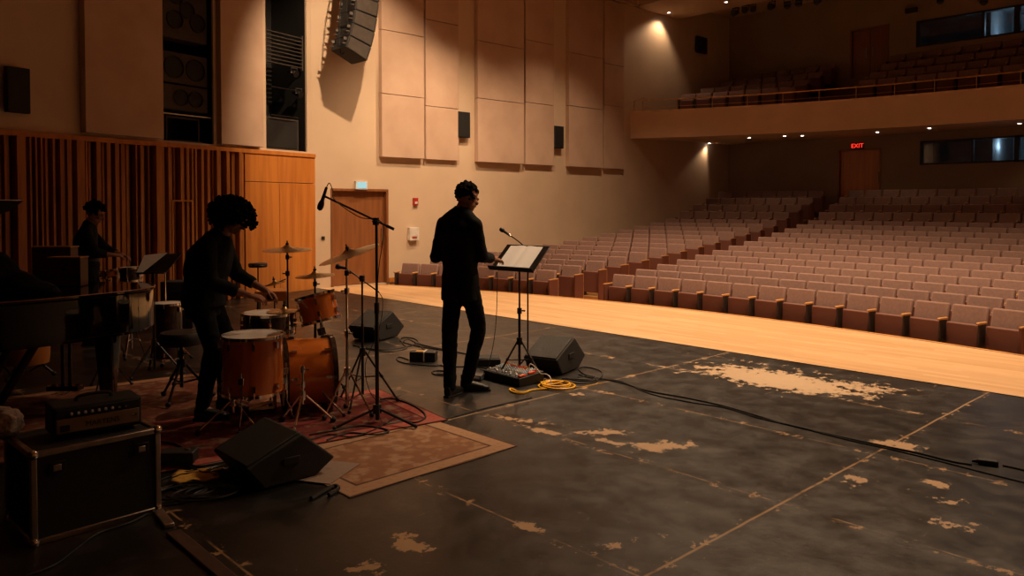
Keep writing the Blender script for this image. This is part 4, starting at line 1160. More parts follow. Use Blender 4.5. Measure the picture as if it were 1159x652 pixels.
# chrome stand legs left of the floor tom
e = empty('drum_stand', at(262, 5.45), AZ); tag(e, 'low chrome tripod under the floor tom near the drummer\'s feet', 'drum stand')
tripod(e, M['chrome'], .20, .24, 3, math.radians(215), .008, .018); pole(e, M['chrome'], .12, .235, .010)

# stools
def stool(px, d, ytop, label, r=.17, R=.24, a0=.3, thick=.10, m='blackmetal', seatm='black', cat='stool', name='drum_throne'):
    k = d / FPX; zt = 1.6 + (233 - ytop) * k
    e = empty(name, at(px, d), AZ); tag(e, label, cat)
    MB().lathe([(.001, zt - thick), (r * .95, zt - thick), (r, zt - thick * .6), (r, zt - thick * .25), (r * .93, zt), (.001, zt + .006)], n=32).build('seat', M[seatm], e, ang=60)
    hub = min(.30, zt * .6)
    tripod(e, M[m], hub, R, 3, a0, .011, .018, brace=hub - .16, pole_r=.018); pole(e, M[m], .1, zt - thick, .014)
    clutch(e, (0, 0, hub + .08), M[m], 1.1); return e
stool(203.5, 6.3, 378, 'round black padded drum stool behind the standing drummer', a0=.5)

# small pad and cymbal at the back, against the wood wall
e = empty('practice_pad_stand', at(291.5, 8.75), AZ); tag(e, 'small round black pad on a thin stand right of the drummer\'s head', 'drum stand')
k_ = 8.75 / FPX; zt = 1.6 + (233 - 298) * k_
MB().lathe([(.001, zt - .045), (.095, zt - .045), (.104, zt - .03), (.104, zt - .008), (.095, zt), (.001, zt)], n=28).build('pad', M['rubber'], e)
MB().ring((0, 0, zt - .02), .105, .004, n=28).build('rim', M['chrome'], e)
tripod(e, M['blackmetal'], .38, .24, 3, .4, .008, .014, brace=.2); pole(e, M['blackmetal'], .1, zt - .04, .008)
e2 = cymbal(at(310, 8.1, 1.6 + (233 - 319) * 8.1 / FPX), .115, Z - RGT * .22 - FWD * .1, 'small dark tilted cymbal below the round pad', h=.02)
e = empty('cymbal_stand', at(310, 8.1), AZ); tag(e, 'thin black stand under the small tilted cymbal at the back', 'cymbal stand')
k_ = 8.1 / FPX; tripod(e, M['blackmetal'], .35, .24, 3, 1.0, .008, .014); pole(e, M['blackmetal'], .1, 1.6 + (233 - 321) * k_, .008)
MB().cone((0, 0, .78), ((323 - 310) * k_, 0, 1.6 + (233 - 316) * k_), .006).build('boom', M['blackmetal'], e)
# wooden box drum behind the snare
c0 = at(307, 7.55); e = empty('wooden_percussion_box', c0, AZ + .25); tag(e, 'amber wooden percussion box lying flat behind the snare', 'box')
k_ = 7.55 / FPX; zt = 1.6 + (233 - 328) * k_
MB().box((0, 0, zt - .05), (.30, .30, .10)).build('body', M['oak'], e, bevel=.008)
MB().cone((.0, -.151, zt - .05), (0, -.156, zt - .05), .04, n=20).build('sound_hole', M['cone'], e)
for sx in (-.12, .12):
    for sy in (-.12, .12): MB().cone((sx * 1.3, sy * 1.3, .0), (sx, sy, zt - .10), .011).build('leg', M['blackmetal'], e)

# ------------------------------------------------------------------ music stand with pages, microphone
dd = 7.2; e = empty('music_stand', at(588, dd), AZ); tag(e, 'black tripod music stand holding open white pages', 'music stand')
tripod(e, M['blackmetal'], .335, .24, 3, math.radians(90), .009, .014, brace=.16, pole_r=.014)
pole(e, M['blackmetal'], .04, .62, .0125, 'lower_pole'); pole(e, M['blackmetal'], .62, 1.06, .009, 'upper_pole')
clutch(e, (0, 0, .62), M['blackmetal'], 1.2, (1, 0, 0))
ft = math.radians(40); f_ = Vector((math.sin(ft), math.cos(ft), 0)); s_ = Vector((math.cos(ft), -math.sin(ft), 0))
bm = Vector(((578.5 - 588) / FPX * dd, -.10, 1.005)); tilt = math.radians(41); up_ = f_ * math.cos(tilt) + Z * math.sin(tilt); nrm_ = -f_ * math.sin(tilt) + Z * math.cos(tilt)
Rd = Matrix((s_, up_, nrm_)).transposed()
dk_ = MB().box(bm + up_ * .165, (.52, .345, .008), M=Rd).build('desk', M['blackmetal'], e, bevel=.003)
MB().box(bm + nrm_ * .022 + up_ * .0, (.53, .012, .05), M=Rd).build('ledge', M['blackmetal'], e, bevel=.003)
MB().box(bm + up_ * .10 - nrm_ * .03, (.06, .12, .05), M=Rd).build('bracket', M['blackmetal'], e, bevel=.004)
e = empty('open_score', at(588, dd), AZ); tag(e, 'open white sheet music pages lying on the music stand', 'sheet music')
pc = bm + up_ * .168 + nrm_ * .010
M['note'] = mat('printed ink', (.25, .25, .27), .8)
for k_ in (-1, 1):
    pg = MB(); vs = []; fs = []; nn_ = 8
    for i in range(nn_ + 1):
        t = i / nn_; x = k_ * t * .195; hgt = .010 * math.sin(PI * min(t * 1.6, 1)) * (1 - t) + .0015
        for y in (-.145, .145):
            for zz in (0, -.0012): vs.append(pc + s_ * x + up_ * y + nrm_ * (hgt + zz))
    for i in range(nn_):
        a_ = i * 4; b_ = a_ + 4
        fs += [(a_, b_, b_ + 2, a_ + 2), (a_ + 1, a_ + 3, b_ + 3, b_ + 1), (a_, a_ + 1, b_ + 1, b_), (a_ + 2, b_ + 2, b_ + 3, a_ + 3)]
    fs += [(0, 2, 3, 1), (nn_ * 4, nn_ * 4 + 1, nn_ * 4 + 3, nn_ * 4 + 2)]
    page = pg.add(vs, fs).build('page', M['paper'], e)
ds2 = 7.62; e = empty('microphone_stand', at(597.5, ds2), AZ); tag(e, 'thin black microphone stand behind the music stand, its neck rising over the pages', 'microphone stand')
tripod(e, M['blackmetal'], .10, .12, 3, math.radians(90), .008, .012, pole_r=.014); pole(e, M['blackmetal'], .02, 1.18, .008)
k_ = ds2 / FPX; pp = lambda px, py: Vector(((px - 597.5) * k_, 0, 1.6 + (233 - py) * k_))
MB().tube(spline([Vector((0, 0, 1.15)), pp(594, 280), pp(589, 275), pp(579, 267.5), pp(575, 265)], 6), .006).build('gooseneck', M['blackmetal'], e)
mic(e, pp(577, 266.5), pp(567, 259.5) - pp(577, 266.5), .12)
MB().cone(pp(577.5, 267), pp(575.5, 265.3), .0125).build('collar', M['steel'], e)
cb = spline([pp(579, 267.5), Vector((-.05, 0, 1.1)), at(566, 7.0, .98) - at(597.5, ds2) * 0 - at(597.5, ds2) if False else Vector((-.06, 0, .98))], 4)

# thin cable hanging from the desk to the floor
pts_ = [at(563, 7.05, 1.6 + (233 - 308) * 7.05 / FPX), at(562.5, 7.06, .75), at(561, 7.1, .5), at(557, 7.2, .25), at(551.5, 7.35, .05), at(549, 7.45, .008), at(543, 7.5, .006)]
tag(MB().tube(spline(pts_, 8), .0035, 6).build('hanging_cable', M['cable']), 'thin black cable hanging from the music stand down to the floor', 'cable')

# ------------------------------------------------------------------ mixer and boxes on the floor
mp = at(587.6, 6.77); u_ = (L(-.358, .41)).normalized(); v_ = (L(.223, .09)); v_ = (v_ - u_ * v_.dot(u_)).normalized()
e = empty('audio_mixer', mp, math.atan2(u_.y, u_.x)); tag(e, 'black audio mixer full of knobs and faders by the man\'s feet', 'mixer')
Ri = Matrix.Rotation(-math.atan2(u_.y, u_.x), 3, 'Z'); sv = 1 if (Ri @ v_).y > 0 else -1
LX, LY = .50, .30
tp = .020 / .3
poly = [(0, 0), (LY, 0), (LY, .105), (0, .075)]
MB().prism([(a, b) for a, b in poly], Matrix(((0, 0, 1, 0), (sv, 0, 0, 0), (0, 1, 0, 0), (0, 0, 0, 1))), LX).build('housing', M['black'], e, bevel=.006)
M['knobblue'] = mat('pale blue knob', (.55, .70, .82), .4); M['knobred'] = mat('red orange knob', (.80, .09, .03), .4); M['knobwhite'] = mat('pale knob', (.9, .87, .82), .4); M['knobyel'] = mat('amber knob', (.8, .45, .08), .4)
M['panelgrey'] = mat('slate panel', (.055, .06, .07), .45)
zt = lambda y: .075 + .03 * y / LY
an = math.atan2(.03, LY) * sv
MB().box((LX / 2, sv * LY / 2, zt(LY / 2) + .002), (LX - .03, LY - .03, .004), M=Matrix.Rotation(an, 3, 'X')).build('top_plate', M['panelgrey'], e)
rnd = random.Random(2)
for i in range(12):
    for j in range(7):
        x = .045 + i * .0375; y = .125 + j * .023
        c = M[['knobwhite', 'knobblue', 'knobyel', 'knobred'][min(3, int(rnd.random() * 4.2)) if j > 3 else (0 if rnd.random() < .5 else 1)]]
        if (i * 7 + j) % 1 == 0 and (i + j) % 1 == 0:
            kb = MB().cone((x, sv * y, zt(y) + .003), (x, sv * y, zt(y) + .018), .0095, .0075, 10)
            kb.build('knob', c, e)
for i in range(12):
    x = .045 + i * .0375
    MB().box((x, sv * .06, zt(.06) + .005), (.003, .075, .002)).build('fader_slot', M['cone'], e)
    y = .035 + .05 * rnd.random(); MB().box((x, sv * y, zt(y) + .012), (.012, .020, .014)).build('fader', M['knobwhite' if i % 3 else 'knobblue'], e, bevel=.002)
for y in (.10, .15):
    pass
for x0, x1 in ((.005, .02),):
    MB().box((.02, sv * .055, .093), (.026, .085, .018)).build('red_handle', M['knobred'], e, bevel=.004); MB().box((.02, sv * .165, .105), (.026, .08, .018)).build('red_handle', M['knobred'], e, bevel=.004)
# low black cases behind
def flatbox(name, p, size, rz, label, cat, m='black', parts=()):
    e = empty(name, p, rz); tag(e, label, cat)
    MB().box((0, 0, size[2] / 2), size).build('housing', M[m], e, bevel=.008)
    for nm, c, s_, mm_ in parts: MB().box(c, s_, 0).build(nm, M[mm_], e, bevel=.003)
    return e
flatbox('power_box', at(479, 7.95), (.27, .13, .10), AZ - .12, 'small black box on the floor behind the man with a white strap', 'box', parts=[('strap', (.015, 0, .052), (.012, .136, .106), 'white'), ('label_plate', (-.03, 0, .101), (.10, .05, .002), 'knobyel')])
flatbox('effects_case', at(551, 7.75), (.26, .20, .075), AZ + .1, 'flat black case on the floor right behind the mixer', 'case', parts=[('lid', (0, 0, .078), (.24, .18, .01), 'rubber')])
flatbox('stage_box', at(535, 7.1), (.20, .12, .05), AZ - .3, 'grey low box between the man\'s shoe and the mixer', 'box', m='panelgrey', parts=[('socket_strip', (0, -.062, .025), (.17, .004, .02), 'white')])
flatbox('pedal_box', gp(203, 528, .0) + Z * .02, (.20, .12, .07), AZ + .1, 'small black pedal box on the rug right of the road case', 'box', parts=[('footswitch', (.05, 0, .075), (.03, .03, .014), 'chrome')])
# ------------------------------------------------------------------ cables
def cable(name, pts, r, m, label, n=8):
    return tag(MB().tube(spline(pts, n), r, 6).build(name, M[m]), label, 'cable')
def fl(seq, r=.005): return [gp(x, y, r) for x, y in seq]
cable('long_cable', fl([(655, 424), (668, 427.5), (680, 428.5), (706, 434), (734, 442.6), (775, 450), (817, 459), (855, 470), (889, 480), (945, 493), (1001, 505), (1040, 513), (1076, 522), (1100, 526)], .006), .0065, 'cable', 'long thick black cable crossing the stage floor to the right edge')
cable('long_cable', fl([(668, 430), (700, 431), (737, 446), (780, 455), (820, 461.5), (858, 473), (905, 484), (960, 498), (1010, 509), (1060, 521), (1118, 536), (1159, 546), (1190, 553)], .005), .005, 'cable', 'second black cable running just below the long thick one')
cable('long_cable', fl([(1135, 527), (1150, 530), (1190, 540)], .006), .006, 'cable', 'short black cable leaving the inline connector at the right edge')
cp = gp(1118, 526.5); e = empty('inline_connector', cp, AZ - math.radians(28)); tag(e, 'black inline plug joining two cables near the right edge', 'connector')
MB().box((0, 0, .018), (.11, .045, .034)).build('plug', M['rubber'], e, bevel=.008); MB().cone((-.055, 0, .018), (-.085, 0, .014), .014, .008).build('strain_relief', M['rubber'], e)
# yellow cable coil
def coil(c, R0_, R1_, turns, r, jit, seed, z0=.006, dz=.004, sq=1.0, rot=0.0):
    rnd = random.Random(seed); out = []; n = int(turns * 18)
    ph = [rnd.uniform(0, 6) for _ in range(4)]
    for i in range(n + 1):
        t = i / n; a_ = t * turns * 2 * PI + ph[3]
        R = R0_ + (R1_ - R0_) * t + jit * math.sin(a_ * 1.31 + ph[0]) * .5 + jit * math.sin(a_ * .53 + ph[1])
        x, y = R * math.cos(a_), R * sq * math.sin(a_)
        out.append(c + RGT * (x * math.cos(rot) - y * math.sin(rot)) + FWD * (x * math.sin(rot) + y * math.cos(rot)) + Z * (z0 + dz * turns * (.5 + .5 * math.sin(t * 9 + ph[2]))))
    return out
yc = at(630, 6.80)
pts_ = coil(yc, .09, .15, 4.5, .008, .02, 4, z0=.008, dz=.005)
cable('yellow_cable', fl([(603, 428), (610, 431), (619, 436)], .01) + pts_, .0075, 'yellow', 'coiled bright yellow cable right of the mixer', 3)
cable('yellow_cable', fl([(622, 440), (610, 440.5), (600, 442), (594, 444), (586, 443.5), (579, 440), (577, 441.5), (583, 444.5), (594, 445)], .008), .0085, 'yellow', 'straight end of yellow cable lying before the mixer', 5)
cable('yellow_cable', fl([(645, 436), (656, 438), (668, 436), (682, 433)], .006), .003, 'yellow', 'thin tail of yellow cable leading away from the coil', 5)
# black loops round the right monitor
pts_ = fl([(640, 428), (655, 431), (670, 431), (680, 427), (681, 421), (672, 417), (660, 415.5), (655, 418), (662, 424), (674, 427), (668, 430), (650, 429), (636, 428.5)], .006)
cable('black_cable', pts_, .006, 'cable', 'black cable looped round the foot of the right monitor')
cable('black_cable', fl([(622, 431), (640, 432.5), (660, 434), (676, 431), (668, 426), (654, 427)], .006), .005, 'cable', 'second black loop in front of the right monitor')
cable('white_cable', [at(598, 6.95, .11), at(600, 6.95, .17), at(605, 6.95, .15), at(612, 6.93, .09), at(618, 6.9, .09), at(623, 6.85, .07), at(623.5, 6.82, .01)], .005, 'white', 'pale cable arching out of the mixer\'s back corner')
# loops round the far monitor and behind the man
cable('black_cable', fl([(400, 391), (415, 394), (432, 396), (452, 394), (466, 391), (473, 387), (468, 383), (456, 382), (453, 386), (462, 389), (474, 392), (490, 394.5), (505, 397)], .006), .006, 'cable', 'black cable looping round the far monitor toward the man')
cable('black_cable', fl([(405, 393), (425, 397), (445, 398), (460, 394), (455, 388), (462, 384), (472, 389), (480, 396)], .006), .005, 'cable', 'second cable tangled at the foot of the far monitor')
cable('grey_cable', fl([(470, 388), (485, 392), (500, 395), (515, 398), (530, 401)], .006), .008, 'panelgrey', 'pale grey thick cable running behind the man\'s legs')
cable('black_cable', fl([(462, 407), (452, 404), (449, 407), (456, 410.5), (470, 412.5), (490, 414), (500, 413)], .006), .006, 'cable', 'black cable loop at the small box behind the man')
cable('black_cable', fl([(507, 425), (493, 424), (489, 421), (496, 419.5), (508, 421), (506, 423.5), (494, 423)], .006), .007, 'cable', 'short coil of black cable left of the man\'s shoes')
cable('black_cable', fl([(495, 413), (510, 415), (528, 415), (545, 416), (556, 419)], .006), .006, 'cable', 'black cable crossing behind the man\'s ankles to the mixer')
cable('thin_rod', fl([(505, 474), (545, 463), (575, 456), (602, 450)], .006), .0065, 'cable', 'straight black cable on the floor below the man\'s shoes', 3)
# cables on the red rug
cable('black_cable', fl([(430, 452), (445, 451), (470, 460), (482, 471), (470, 478), (455, 474), (440, 466)], .018), .006, 'cable', 'black cable loop on the right end of the red rug')
cable('black_cable', fl([(350, 492), (380, 487), (410, 482), (440, 487), (425, 492), (395, 490), (370, 498)], .018), .006, 'cable', 'black cable snaking across the red rug before the boom stand')
cable('black_cable', fl([(345, 500), (372, 492), (400, 494), (430, 483), (450, 470)], .018), .0045, 'cable', 'thin black cable across the front of the red rug')
# tangle on the floor between road case and near monitor
tang = []
for i, (px, py, R, sd, lb) in enumerate(((225, 545, .22, 1, 'largest loose coil of black cable left of the near monitor'), (238, 560, .17, 2, 'lower loose coil of black cable left of the near monitor'), (205, 560, .20, 3, 'loose coil of black cable beside the road case corner'), (248, 535, .12, 8, 'small coil of black cable touching the near monitor'))):
    cable('black_cable', coil(gp(px, py), R * .6, R, 3.2, .006, .03, sd, dz=.004, sq=.7, rot=.3 * i), .0055, 'cable', lb, 3)
cable('black_cable', fl([(183, 500), (200, 503), (212, 512), (214, 524), (225, 528), (250, 524), (270, 520)], .02), .007, 'cable', 'black cable running over the rug from road case to near monitor')
cable('black_cable', fl([(214, 528), (232, 535), (256, 532), (268, 540)], .02), .006, 'cable', 'short black cable beside the small pedal box')
cable('black_cable', fl([(183, 572), (150, 590), (110, 604), (85, 622), (60, 640), (20, 655)], .006), .006, 'cable', 'black cable running along the floor below the road case')
cable('black_cable', fl([(372, 560), (383, 553), (378, 550), (366, 556), (352, 564)], .012), .012, 'cable', 'thick black cable end curled at the corner of the tan rug')
yp = gp(222, 541)
e = empty('yellow_cloth', yp + Z * .012, AZ + .2); tag(e, 'flat yellow cloth on the rug under the tangled cables', 'cloth')
mb = MB(); vs = []; fs = []
for i in range(13):
    for j in range(9):
        x, y = (i / 12 - .5) * .26, (j / 8 - .5) * .20; vs.append((x + .01 * math.sin(j), y + .012 * math.cos(i), .008 + .006 * math.sin(i * 1.3) * math.cos(j)))
for i in range(12):
    for j in range(8): fs.append((i * 9 + j, (i + 1) * 9 + j, (i + 1) * 9 + j + 1, i * 9 + j + 1))
M['mustard'] = mat('mustard cloth', (.60, .33, .05), .9, noise=30)
o = mb.add(vs, fs).build('fabric', M['mustard'], e); so = o.modifiers.new('t', 'SOLIDIFY'); so.thickness = .006
# metal cable cover strip, lower left
p0_, p1_ = gp(196, 604), gp(262, 660); dv = (p1_ - p0_)
o = MB().box((p0_ + p1_) / 2 + Z * .008, (dv.length, .07, .016), math.atan2(dv.y, dv.x)).build('floor_strip', M['slatback'], bevel=.006); tag(o, 'brown strip on the floor at the road case\'s lower right corner', 'strip')
p0_, p1_ = gp(180, 583), gp(190, 596); dv = (p1_ - p0_)
o = MB().box((p0_ + p1_) / 2 + Z * .012, (dv.length + .06, .05, .022), math.atan2(dv.y, dv.x)).build('metal_foot', M['steel'], bevel=.004); tag(o, 'short bright metal bar sticking out under the road case', 'bar')

# ------------------------------------------------------------------ road case, amplifier, towel
cL = L(-2.245, 3.627); cR = L(-1.84, 4.058)
cL, cR = gp(36, 620), gp(183, 578.5)
u_ = (cR - cL); WCASE = u_.length; u_.normalize(); rzc = math.atan2(u_.y, u_.x)
e = empty('road_case', cL + Z * .0, rzc); tag(e, 'black road case with aluminium edges carrying the amplifier', 'case')
DC, HC_ = .46, CAM_H + (233 - 516) / FPX * cL.dot(FWD)
MB().box((WCASE / 2, DC / 2, HC_ / 2), (WCASE - .02, DC - .02, HC_ - .02)).build('body', M['carpetblack'], e)
t_ = .028
def edge(a, b):
    a, b = Vector(a), Vector(b); c = (a + b) / 2; s_ = Vector([abs(x) for x in (b - a)]); s_ = Vector([max(x, t_) for x in s_])
    MB().box(c, s_).build('edge_trim', M['steel'], e, bevel=.004)
X0, X1, Y0_, Y1_, Z0_, Z1_ = t_ / 2, WCASE - t_ / 2, t_ / 2, DC - t_ / 2, t_ / 2, HC_ - t_ / 2
for y in (Y0_, Y1_):
    for z in (Z0_, Z1_): edge((X0, y, z), (X1, y, z))
    for x in (X0, X1): edge((x, y, Z0_), (x, y, Z1_))
for x in (X0, X1):
    for z in (Z0_, Z1_): edge((x, Y0_, z), (x, Y1_, z))
for x in (X0, X1):
    for y in (Y0_, Y1_):
        for z in (Z0_, Z1_): MB().ell((x, y, z), .026, n=14, m=9).build('ball_corner', M['chrome'], e)
for x in (.11, WCASE - .10):
    lt = MB().box((x, -.002, HC_ - .09), (.075, .010, .06)).build('latch', M['blackmetal'], e, bevel=.004)
    MB().box((x, -.009, HC_ - .09), (.035, .008, .030)).build('latch_wing', M['steel'], lt, bevel=.003)
MB().box((WCASE + .001, DC / 2, HC_ * .55), (.01, .16, .10)).build('side_handle', M['steel'], e, bevel=.004)
# amplifier head
aL, aR = L(-2.287, 3.849, HC_), L(-1.97, 4.12, HC_)
aL, aR = gp(59.6, 499, HC_), gp(161, 481.5, HC_)
ua = (aR - aL); WAM = ua.length; rza = math.atan2(ua.y, ua.x); HA, DA = .150, .20
e = empty('guitar_amplifier', aL, rza); tag(e, 'black guitar amplifier head with a pale front panel on the road case', 'amplifier')
MB().box((WAM / 2, DA / 2, HA / 2 + .008), (WAM, DA, HA)).build('cabinet', M['carpetblack'], e, bevel=.014, seg=3)
M['amppanel'] = mat('aged cream panel', (.30, .22, .14), .5, noise=9, col2=(.22, .15, .09))
MB().box((WAM / 2, -.002, HA * .37 + .008), (WAM * .92, .010, HA * .48)).build('front_panel', M['amppanel'], e, bevel=.003)
MB().box((WAM / 2, -.002, HA * .78 + .008), (WAM * .92, .010, HA * .26)).build('control_panel', M['grille'], e, bevel=.003)
for i in range(9): MB().cone((WAM * (.20 + .075 * i), -.006, HA * .80), (WAM * (.20 + .075 * i), -.020, HA * .80), .0075, .006, 12).build('knob', M['knobwhite' if i < 7 else 'chrome'], e)
MB().box((WAM * .13, -.009, HA * .35), (WAM * .10, .006, HA * .22)).build('power_switch', M['black'], e, bevel=.002)
MB().cone((WAM * .88, -.006, HA * .48), (WAM * .88, -.016, HA * .48), .008, .007, 12).cone((WAM * .93, -.006, HA * .48), (WAM * .93, -.016, HA * .48), .008, .007, 12).build('jack_pair', M['chrome'], e)
text('MARTENS', .036, M['black'], e, (WAM * .54, -.009, HA * .39), (PI / 2, 0, 0), ext=.001)
MB().tube(spline([(WAM * .30, DA / 2, HA + .008), (WAM * .33, DA / 2, HA + .030), (WAM * .5, DA / 2, HA + .036), (WAM * .67, DA / 2, HA + .030), (WAM * .70, DA / 2, HA + .008)], 6), .009).build('carry_handle', M['rubber'], e)
# towel bundle on the case's left end
tw = MB(); rnd = random.Random(9)
tb = gp(4, 494, HC_)
for i, (x, y, z, rx, ry, rz_) in enumerate([(0, 0, .05, .09, .08, .055), (-.03, .03, .10, .075, .06, .04), (.03, .0, .085, .06, .06, .05), (-.06, -.02, .05, .08, .06, .045)]):
    tw.ell((x, y, z), (rx, ry, rz_), n=18, m=12)
e = empty('towel', tb, AZ); tag(e, 'crumpled pale grey towel at the left edge on the road case', 'towel')
skin(tw, 'fabric', M['towel'], e, voxel=.007, smooth=3, disp=.03, dscale=.04)

# ------------------------------------------------------------------ grand piano (tail to the right), keyboard beyond the left edge
pd = 5.95
O = at(165, 6.35)                            # tip of the tail
e = empty('grand_piano', L(-3.55, 6.0), AZ); tag(e, 'glossy black grand piano at the left edge, seen from its tail', 'piano')
P0 = L(-3.55, 6.0)
# outline in camera-aligned metres: x right, y away
out = [(-1.0, -1.05), (-.40, -1.0), (-.02, -.78), (.26, -.48), (.45, -.18), (.57, .05), (.60, .28), (.53, .48), (.30, .64), (-.1, .70), (-1.0, .72)]
sm = []
for i in range(len(out)):
    p_, q_ = out[i], out[(i + 1) % len(out)]
cs = spline([Vector((x, y, 0)) for x, y in out], 6)
pl = [(p.x, p.y) for p in cs]
zl, zb = .93, .60
MB().prism(pl, Matrix.Translation((0, 0, zb)), zl - zb - .03).build('rim', M['lacquer'], e, bevel=.006)
def grow(pl, k): c = Vector((sum(p[0] for p in pl) / len(pl), sum(p[1] for p in pl) / len(pl))); return [(c.x + (p[0] - c.x) * k, c.y + (p[1] - c.y) * k) for p in pl]
MB().prism(grow(pl, 1.02), Matrix.Translation((0, 0, zl - .025)), .022).build('lid', M['lacquer'], e, bevel=.005)
MB().tube([Vector((x, y, zl - .004)) for x, y in grow(pl, 1.021)][3:46], .004, 6).build('lid_edge_glint', M['slat'], e)  # amber line put in for the highlight along the lid's edge
MB().prism(grow(pl, .93), Matrix.Translation((0, 0, zb - .02)), .02).build('soundboard_frame', M['lacquer'], e)
def pleg(x, y, w0, w1):
    vs = []
    for z, w in ((zb, w0), (zb - .10, w0 * .98), (.12, w1), (.07, w1 * 1.1)):
        vs.append((z, w))
    mb = MB().loft([((x, y, z), (w / 2, 0, 0), (0, w / 2, 0)) for z, w in vs], n=24, p=6)
    lg = mb.build('leg', M['lacquer'], e, ang=40)
    MB().cone((x - .012, y, .035), (x + .012, y, .035), .035, n=18).build('caster', M['brassrail'], lg)
    MB().box((x, y, .06), (.05, .05, .05)).build('caster_fork', M['brassrail'], lg)
pleg(.40, .0, .15, .095); pleg(-.42, -.35, .15, .10)
# lyre with slanting braces
MB().cone((-.16, .35, .10), (-.16, .35, zb), .014).build('lyre_rod', M['lacquer'], e); MB().cone((-.10, .35, .10), (-.10, .35, zb), .014).build('lyre_rod', M['lacquer'], e)
MB().box((-.13, .33, .09), (.26, .10, .04)).build('pedal_box', M['lacquer'], e, bevel=.006)
for xx in (-.17, -.13, -.09): MB().box((xx, .26, .06), (.016, .10, .008)).build('pedal', M['brassrail'], e, bevel=.003)
MB().cone((-.32, -.42, .12), (-.08, -.42, zb), .026).build('brace', M['lacquer'], e); MB().cone((-.24, -.35, .10), (.07, -.35, zb), .030).build('brace', M['lacquer'], e)
# boxes standing on the lid
M['boxwood'] = mat('dark reddish box', (.11, .04, .02), .4, noise=5)
def lidbox(px0, px1, ya, d, label, rz=0, dep=.12):
    k = d / FPX; w = (px1 - px0) * k; zt = 1.6 + (233 - ya) * k; h = zt - zl
    e = empty('wooden_case', at((px0 + px1) / 2, d, zl + .001), AZ + rz); tag(e, label, 'case')
    MB().box((0, dep / 2, h / 2), (w, dep, h)).build('body', M['boxwood'], e, bevel=.004)
    MB().box((0, dep / 2, h + .004), (w + .01, dep + .01, .010)).build('lid', M['armwood'], e, bevel=.002)
    MB().box((0, -.002, h * .6), (.04, .004, .02)).build('clasp', M['chrome'], e)
lidbox(35, 79, 282, 6.56, 'taller dark wooden case on the piano lid')
lidbox(53, 90, 294, 6.30, 'lower wooden case standing before the taller one on the piano')
# dark padded cover heaped at the left edge
e = empty('piano_cover', at(-12, 5.75, zl + .002), AZ); tag(e, 'black quilted cover heaped on the piano at the left edge', 'cover')
cv = MB(); cv.ell((-.02, 0, .13), (.22, .18, .20)).ell((.12, .02, .05), (.24, .16, .13)).ell((.28, .02, .01), (.22, .14, .09)).ell((-.2, 0, .2), (.2, .2, .22))
skin(cv, 'quilt', M['cloth'], e, voxel=.012, smooth=4, disp=.025, dscale=.08)
# black desk tilted at the frame's left edge
e = empty('music_stand', at(-22, 7.0), AZ); tag(e, 'black music stand cut by the left edge above the piano', 'music stand')
k_ = 7.0 / FPX; z1_ = 1.6 + (233 - 227) * k_
tl_ = math.radians(50)
Rr = Matrix.Rotation(.25, 3, 'Z')
MB().prism([(-.03, 0), (.0, -.14), (.13, -.10), (.27, .0)], Matrix.Translation((0, .2, z1_)) @ Matrix.Rotation(PI / 2, 4, 'X'), .34).build('desk', M['blackmetal'], e, bevel=.004)
MB().box((.13, .03, z1_ + .004), (.25, .30, .006)).build('top_edge', M['steel'], e)
tripod(e, M['blackmetal'], .35, .25, 3, .2, .009, .014); pole(e, M['blackmetal'], .05, z1_ - .12, .012)

# ------------------------------------------------------------------ second drum set, far left
d2 = 8.1
def z2(py, d): return 1.6 + (233 - py) * d / FPX
e = drum('snare_drum', at(147, d2, z2(318, d2)), Z + RGT * -.05, .105, .135, 'shelldark', 'chrome rimmed dark drum just left of the black music desk', 6)
e = drum('rack_tom', at(123.5, d2 + .1, z2(314, d2 + .1)), Z - RGT * .15, .075, .075, 'shell', 'small amber drum under the far musician\'s hand', 5, deep_hoop=.014)
for px, zt_, lb in ((147, z2(319, d2), 'chrome stand under the far chrome rimmed drum'), (123.5, z2(315, d2 + .1), 'chrome stand under the far small amber drum')):
    e = empty('drum_stand', at(px, d2), AZ); tag(e, lb, 'drum stand'); tripod(e, M['chrome'], .35, .13, 3, .5, .008, .014, brace=.2); pole(e, M['chrome'], .1, zt_ - .005, .010)
df = 7.6
e = drum('floor_tom', at(188, df, .10), (0, 0, 1), .135, z2(344, df) - .10, 'shelldark', 'dark floor drum with chrome rim below the black music desk', 6)
for i in range(3):
    a_ = 2.1 * i + .5; c_, s_ = math.cos(a_), math.sin(a_)
    MB().tube([(.155 * c_, .155 * s_, .2), (.155 * c_, .155 * s_, -.03), (.19 * c_, .19 * s_, -.09)], .006).build('leg', M['chrome'], e)
e = empty('music_stand', at(173, 7.3), AZ); tag(e, 'black music desk with a pale sheet corner beside the far drums', 'music stand')
k_ = 7.3 / FPX; zc_ = z2(300, 7.3)
ft = math.radians(-60); f_ = Vector((math.sin(ft), math.cos(ft), 0)); s_ = Vector((math.cos(ft), -math.sin(ft), 0))
P4 = [Vector(((x - 173) * k_, y_, z2(y, 7.3 + y_))) for x, y, y_ in ((157, 311, -.05), (190, 309, -.05), (201, 286.5, .10), (160, 291, .10))]
dm = MB(); nn_ = (P4[1] - P4[0]).cross(P4[3] - P4[0]).normalized()
dm.add([p for p in P4] + [p + nn_ * .008 for p in P4], [(3, 2, 1, 0), (4, 5, 6, 7), (0, 1, 5, 4), (1, 2, 6, 5), (2, 3, 7, 6), (3, 0, 4, 7)]).build('desk', M['blackmetal'], e)
sg_ = -1 if nn_.y > 0 else 1
MB().box((P4[0] + P4[1]) / 2 + Vector((0, -.02, .01)), ((P4[1] - P4[0]).length, .05, .012)).build('ledge', M['blackmetal'], e)
